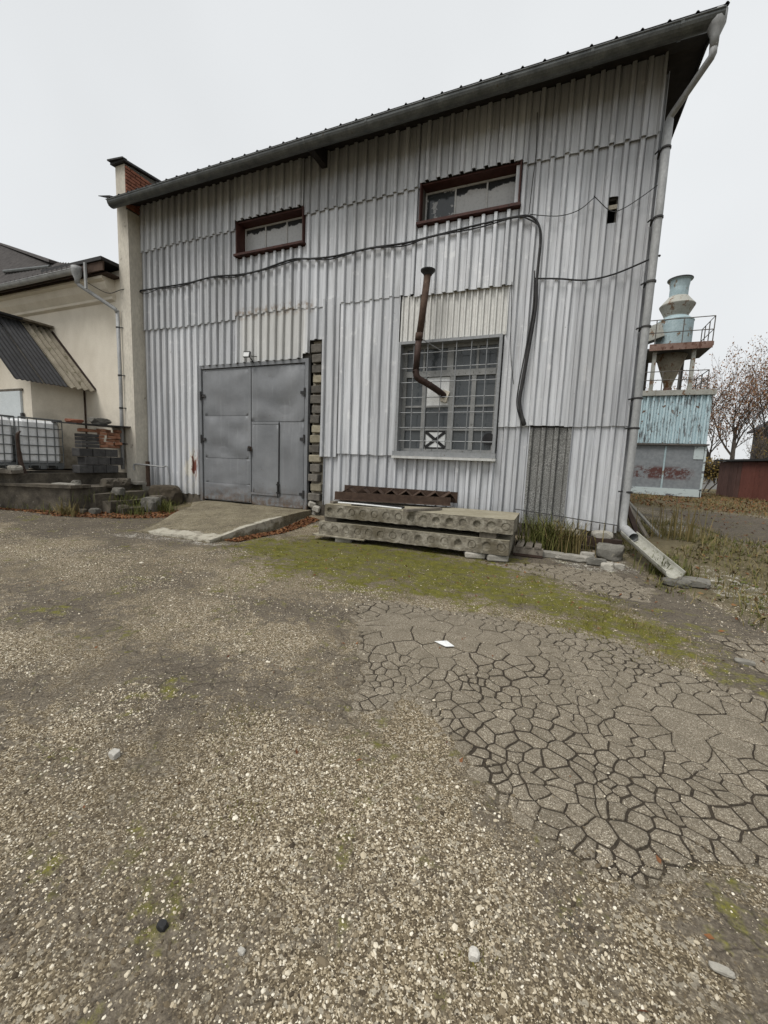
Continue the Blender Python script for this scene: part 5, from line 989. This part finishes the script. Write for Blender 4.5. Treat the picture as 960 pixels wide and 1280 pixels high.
def scatter(polys, n, x0, x1, y0, y1, mind=0., clump=0):
    P_ = rng.uniform((x0, y0), (x1, y1), (n, 2)); ok = np.zeros(n, bool)
    for p in polys: ok |= sdist(p, P_[:, 0], P_[:, 1]) > mind
    P_ = P_[ok]
    if clump: P_ = P_[[mnoise.noise(Vector((x * clump, y * clump, 7))) > random.uniform(-.35, .25) for x, y in P_]]
    return [(x, y, G(x, y) - .005) for x, y in P_]
def leaves(pts, name='dead_leaves', s0=.03, s1=.065, mat='dead_leaf'):
    vs = []; fs = []
    for x, y, z in pts:
        s = random.uniform(s0, s1); e = Euler((random.uniform(-.7, .7), random.uniform(-.7, .7), random.uniform(0, 6.28))).to_matrix(); c = Vector((x, y, z + s * .35)); b = len(vs)
        vs += [c + e @ Vector(v) * s for v in ((-.6, 0, 0), (-.1, -.32, .12), (.6, 0, .05), (-.1, .32, .12))]; fs += [(b, b + 1, b + 2), (b, b + 2, b + 3)]
    m = MB(); m.v = [tuple(v) for v in vs]; m.f = fs; m.build(name, mat, None, kind='stuff')
P_ = scatter([GRASS[0]], 24000, 1.1, 6.5, 4.0, 12, -.35, 1.4); blades('weeds', P_[::2], .05, .22, .007, 'grass_dry', 1.8); blades('grass', P_[1::2], .04, .16, .007, 'grass_green', 1.6)
leaves(P_[::4], 'broad_weeds', .03, .07, 'grass_green')
P_ = scatter([GRASS[1]], 26000, 2, 16, 13.5, 34, -.8, .6); blades('grass', P_, .06, .22, .012, 'grass_dry', 1.)
P_ = scatter([MOSS], 60000, -4.8, 1.4, 3.4, 6.4, -.3, 2.2); P_ = [p for p in P_ if mnoise.noise(Vector((p[0] * 6, p[1] * 6, 3))) > -.02]; blades('moss', P_, .008, .035, .006, 'moss_tuft', 1.4)
P_ = scatter([[(.2, 4.6), (.75, 4.6), (1.15, 4.0), (1.1, 3.55), (.75, 3.6), (.3, 4.1)]], 2600, 0, 1.4, 3.4, 4.8, -.05, 2.5); blades('grass', P_, .02, .08, .005, 'grass_dry', 1.1)
P_ = scatter([GRASS[3]], 1400, -11, -8, 4.6, 7.5, 0, 2.); blades('weeds', [(x, y, z + (0 if y < 5.2 or x > -8.6 else .25)) for x, y, z in P_], .08, .3, .007, 'grass_green', .9)
def tuft(x, y, n, r, h0, h1, mat, label, lean=.9, dirx=0):
    pts = [(x + random.gauss(0, r), y + random.gauss(0, r * .6), G(x, y) - .01) for _ in range(n)]
    blades('grass_tuft', pts, h0, h1, .009, mat, lean, label, 'grass tuft', None)
tuft(-.12, 7.08, 260, .18, .3, .72, 'grass_green', 'tall green grass tuft right of the pallet under the unpainted sheet'); tuft(.28, 7.08, 190, .16, .3, .66, 'grass_dry', 'straw-coloured drooping grass tuft on the timber beam'); tuft(1.55, 6.55, 260, .13, .12, .34, 'grass_green', 'bright green grass tuft right of the drain chute')
tuft(-8.25, 6.7, 150, .15, .15, .38, 'grass_green', 'dark green grass tuft beside the boulder left of the gate'); tuft(-8.9, 6.1, 130, .2, .15, .36, 'grass_green', 'leafy weeds growing on the dock steps'); tuft(-9.05, 6.4, 200, .25, .2, .5, 'grass_green', 'dense green weeds growing between the dock steps and the grey boulder'); tuft(-8.5, 6.2, 120, .2, .1, .3, 'grass_green', 'low weeds in front of the grey boulder'); tuft(-9.9, 5.9, 60, .1, .15, .35, 'grass_green', 'small light weed on the dock edge slab') if False else None; tuft(-9.2, 5.2, 120, .14, .15, .38, 'grass_dry', 'dry straw tuft at the front corner of the dock'); tuft(2.05, 8.6, 60, .2, .4, .8, 'grass_dry', 'tall dry weed stalks behind the drain chute', .4)
P1 = scatter([[(-4.98, 5.15), (-4.72, 5.2), (-4.6, 6.4), (-4.45, 7.3), (-4.8, 7.4), (-4.84, 6.3)]], 9000, -5.2, -4.2, 5, 7.5); P2 = scatter([[(-11.5, 4.5), (-9.2, 4.95), (-8.3, 5.6), (-7.5, 6.6), (-8.1, 6.95), (-8.7, 6.1), (-9.4, 5.45), (-11.5, 4.85)]], 12000, -11.5, -7.5, 4.4, 7); leaves(P1 + P2)
leaves(scatter([MOSS, GRASS[0]], 700, -4, 4, 3.4, 10) + scatter([DARKS[2]], 120, -1, 2.7, 2.6, 7), s0=.02, s1=.045)
leaves(scatter([DARKS[3], GRASS[0]], 1500, 1, 12, 4.5, 15), s0=.03, s1=.07)
leaves(scatter([[(-9, 4.8), (-4, 5), (2, 5), (2, 1), (-1, .6), (-3, 1)]], 130, -9, 2, .6, 5), s0=.012, s1=.03)
leaves(scatter([GRASS[1]], 5000, 2.2, 14, 15, 30), s0=.06, s1=.12)
# ---------------------------------------------------------------- single stones and scraps on the yard
MB().add([(-.76, 2.98, G(-.76, 2.98) + .012), (-.66, 2.93, G(-.66, 2.93) + .014), (-.6, 2.965, G(-.6, 2.96) + .016), (-.67, 3.0, G(-.67, 3) + .03), (-.76, 2.98, G(-.76, 2.98) + .009), (-.66, 2.93, G(-.66, 2.93) + .011), (-.6, 2.965, G(-.6, 2.96) + .013), (-.67, 3.0, G(-.67, 3) + .027)], [(0, 1, 3), (1, 2, 3), (7, 5, 4), (7, 6, 5), (0, 4, 5, 1), (1, 5, 6, 2), (2, 6, 7, 3), (3, 7, 4, 0)]).build('paper_scrap', 'white_paint', label='torn white paper scrap lying on the cracked asphalt', cat='paper')
rock(-.1, 1.04, G(-.1, 1.04) + .012, .03, .028, .024, 'white_stone', label='white angular stone in the gravel at the bottom', cat='stone'); rock(-1.77, 1.14, G(-1.77, 1.14) + .012, .045, .04, .03, 'white_stone', label='round pale pebble in the gravel at the left', cat='stone')
rock(-.97, .74, G(-.97, .74) + .008, .03, .022, .02, 'black_rubber', label='small black stone in the gravel at lower left', cat='stone'); rock(-.71, .785, G(-.71, .78) + .006, .02, .014, .014, 'white_stone', label='tiny white chip near the small black stone', cat='stone'); rock(.55, 1.3, G(.55, 1.3) + .01, .06, .02, .012, 'stone', label='flat pale stone chip near the lower right cracks', cat='stone')
rock(1.43, 3.75, G(1.43, 3.75) + .01, .12, .05, .03, 'stone', label='pale flat stone on the dark asphalt at the right', cat='stone')
P_ = [(-.1 + random.gauss(0, .03), 1.03 + random.gauss(0, .025), G(-.1, 1.03) - .002) for _ in range(120)] + [(-1.42 + random.gauss(0, .10), 1.62 + random.gauss(0, .10), G(-1.4, 1.6) - .002) for _ in range(700)] + [(-1.02 + random.gauss(0, .06), 1.18 + random.gauss(0, .05), G(-1.02, 1.18) - .002) for _ in range(260)]
blades('moss', P_, .006, .016, .004, 'moss_tuft', 1.2)
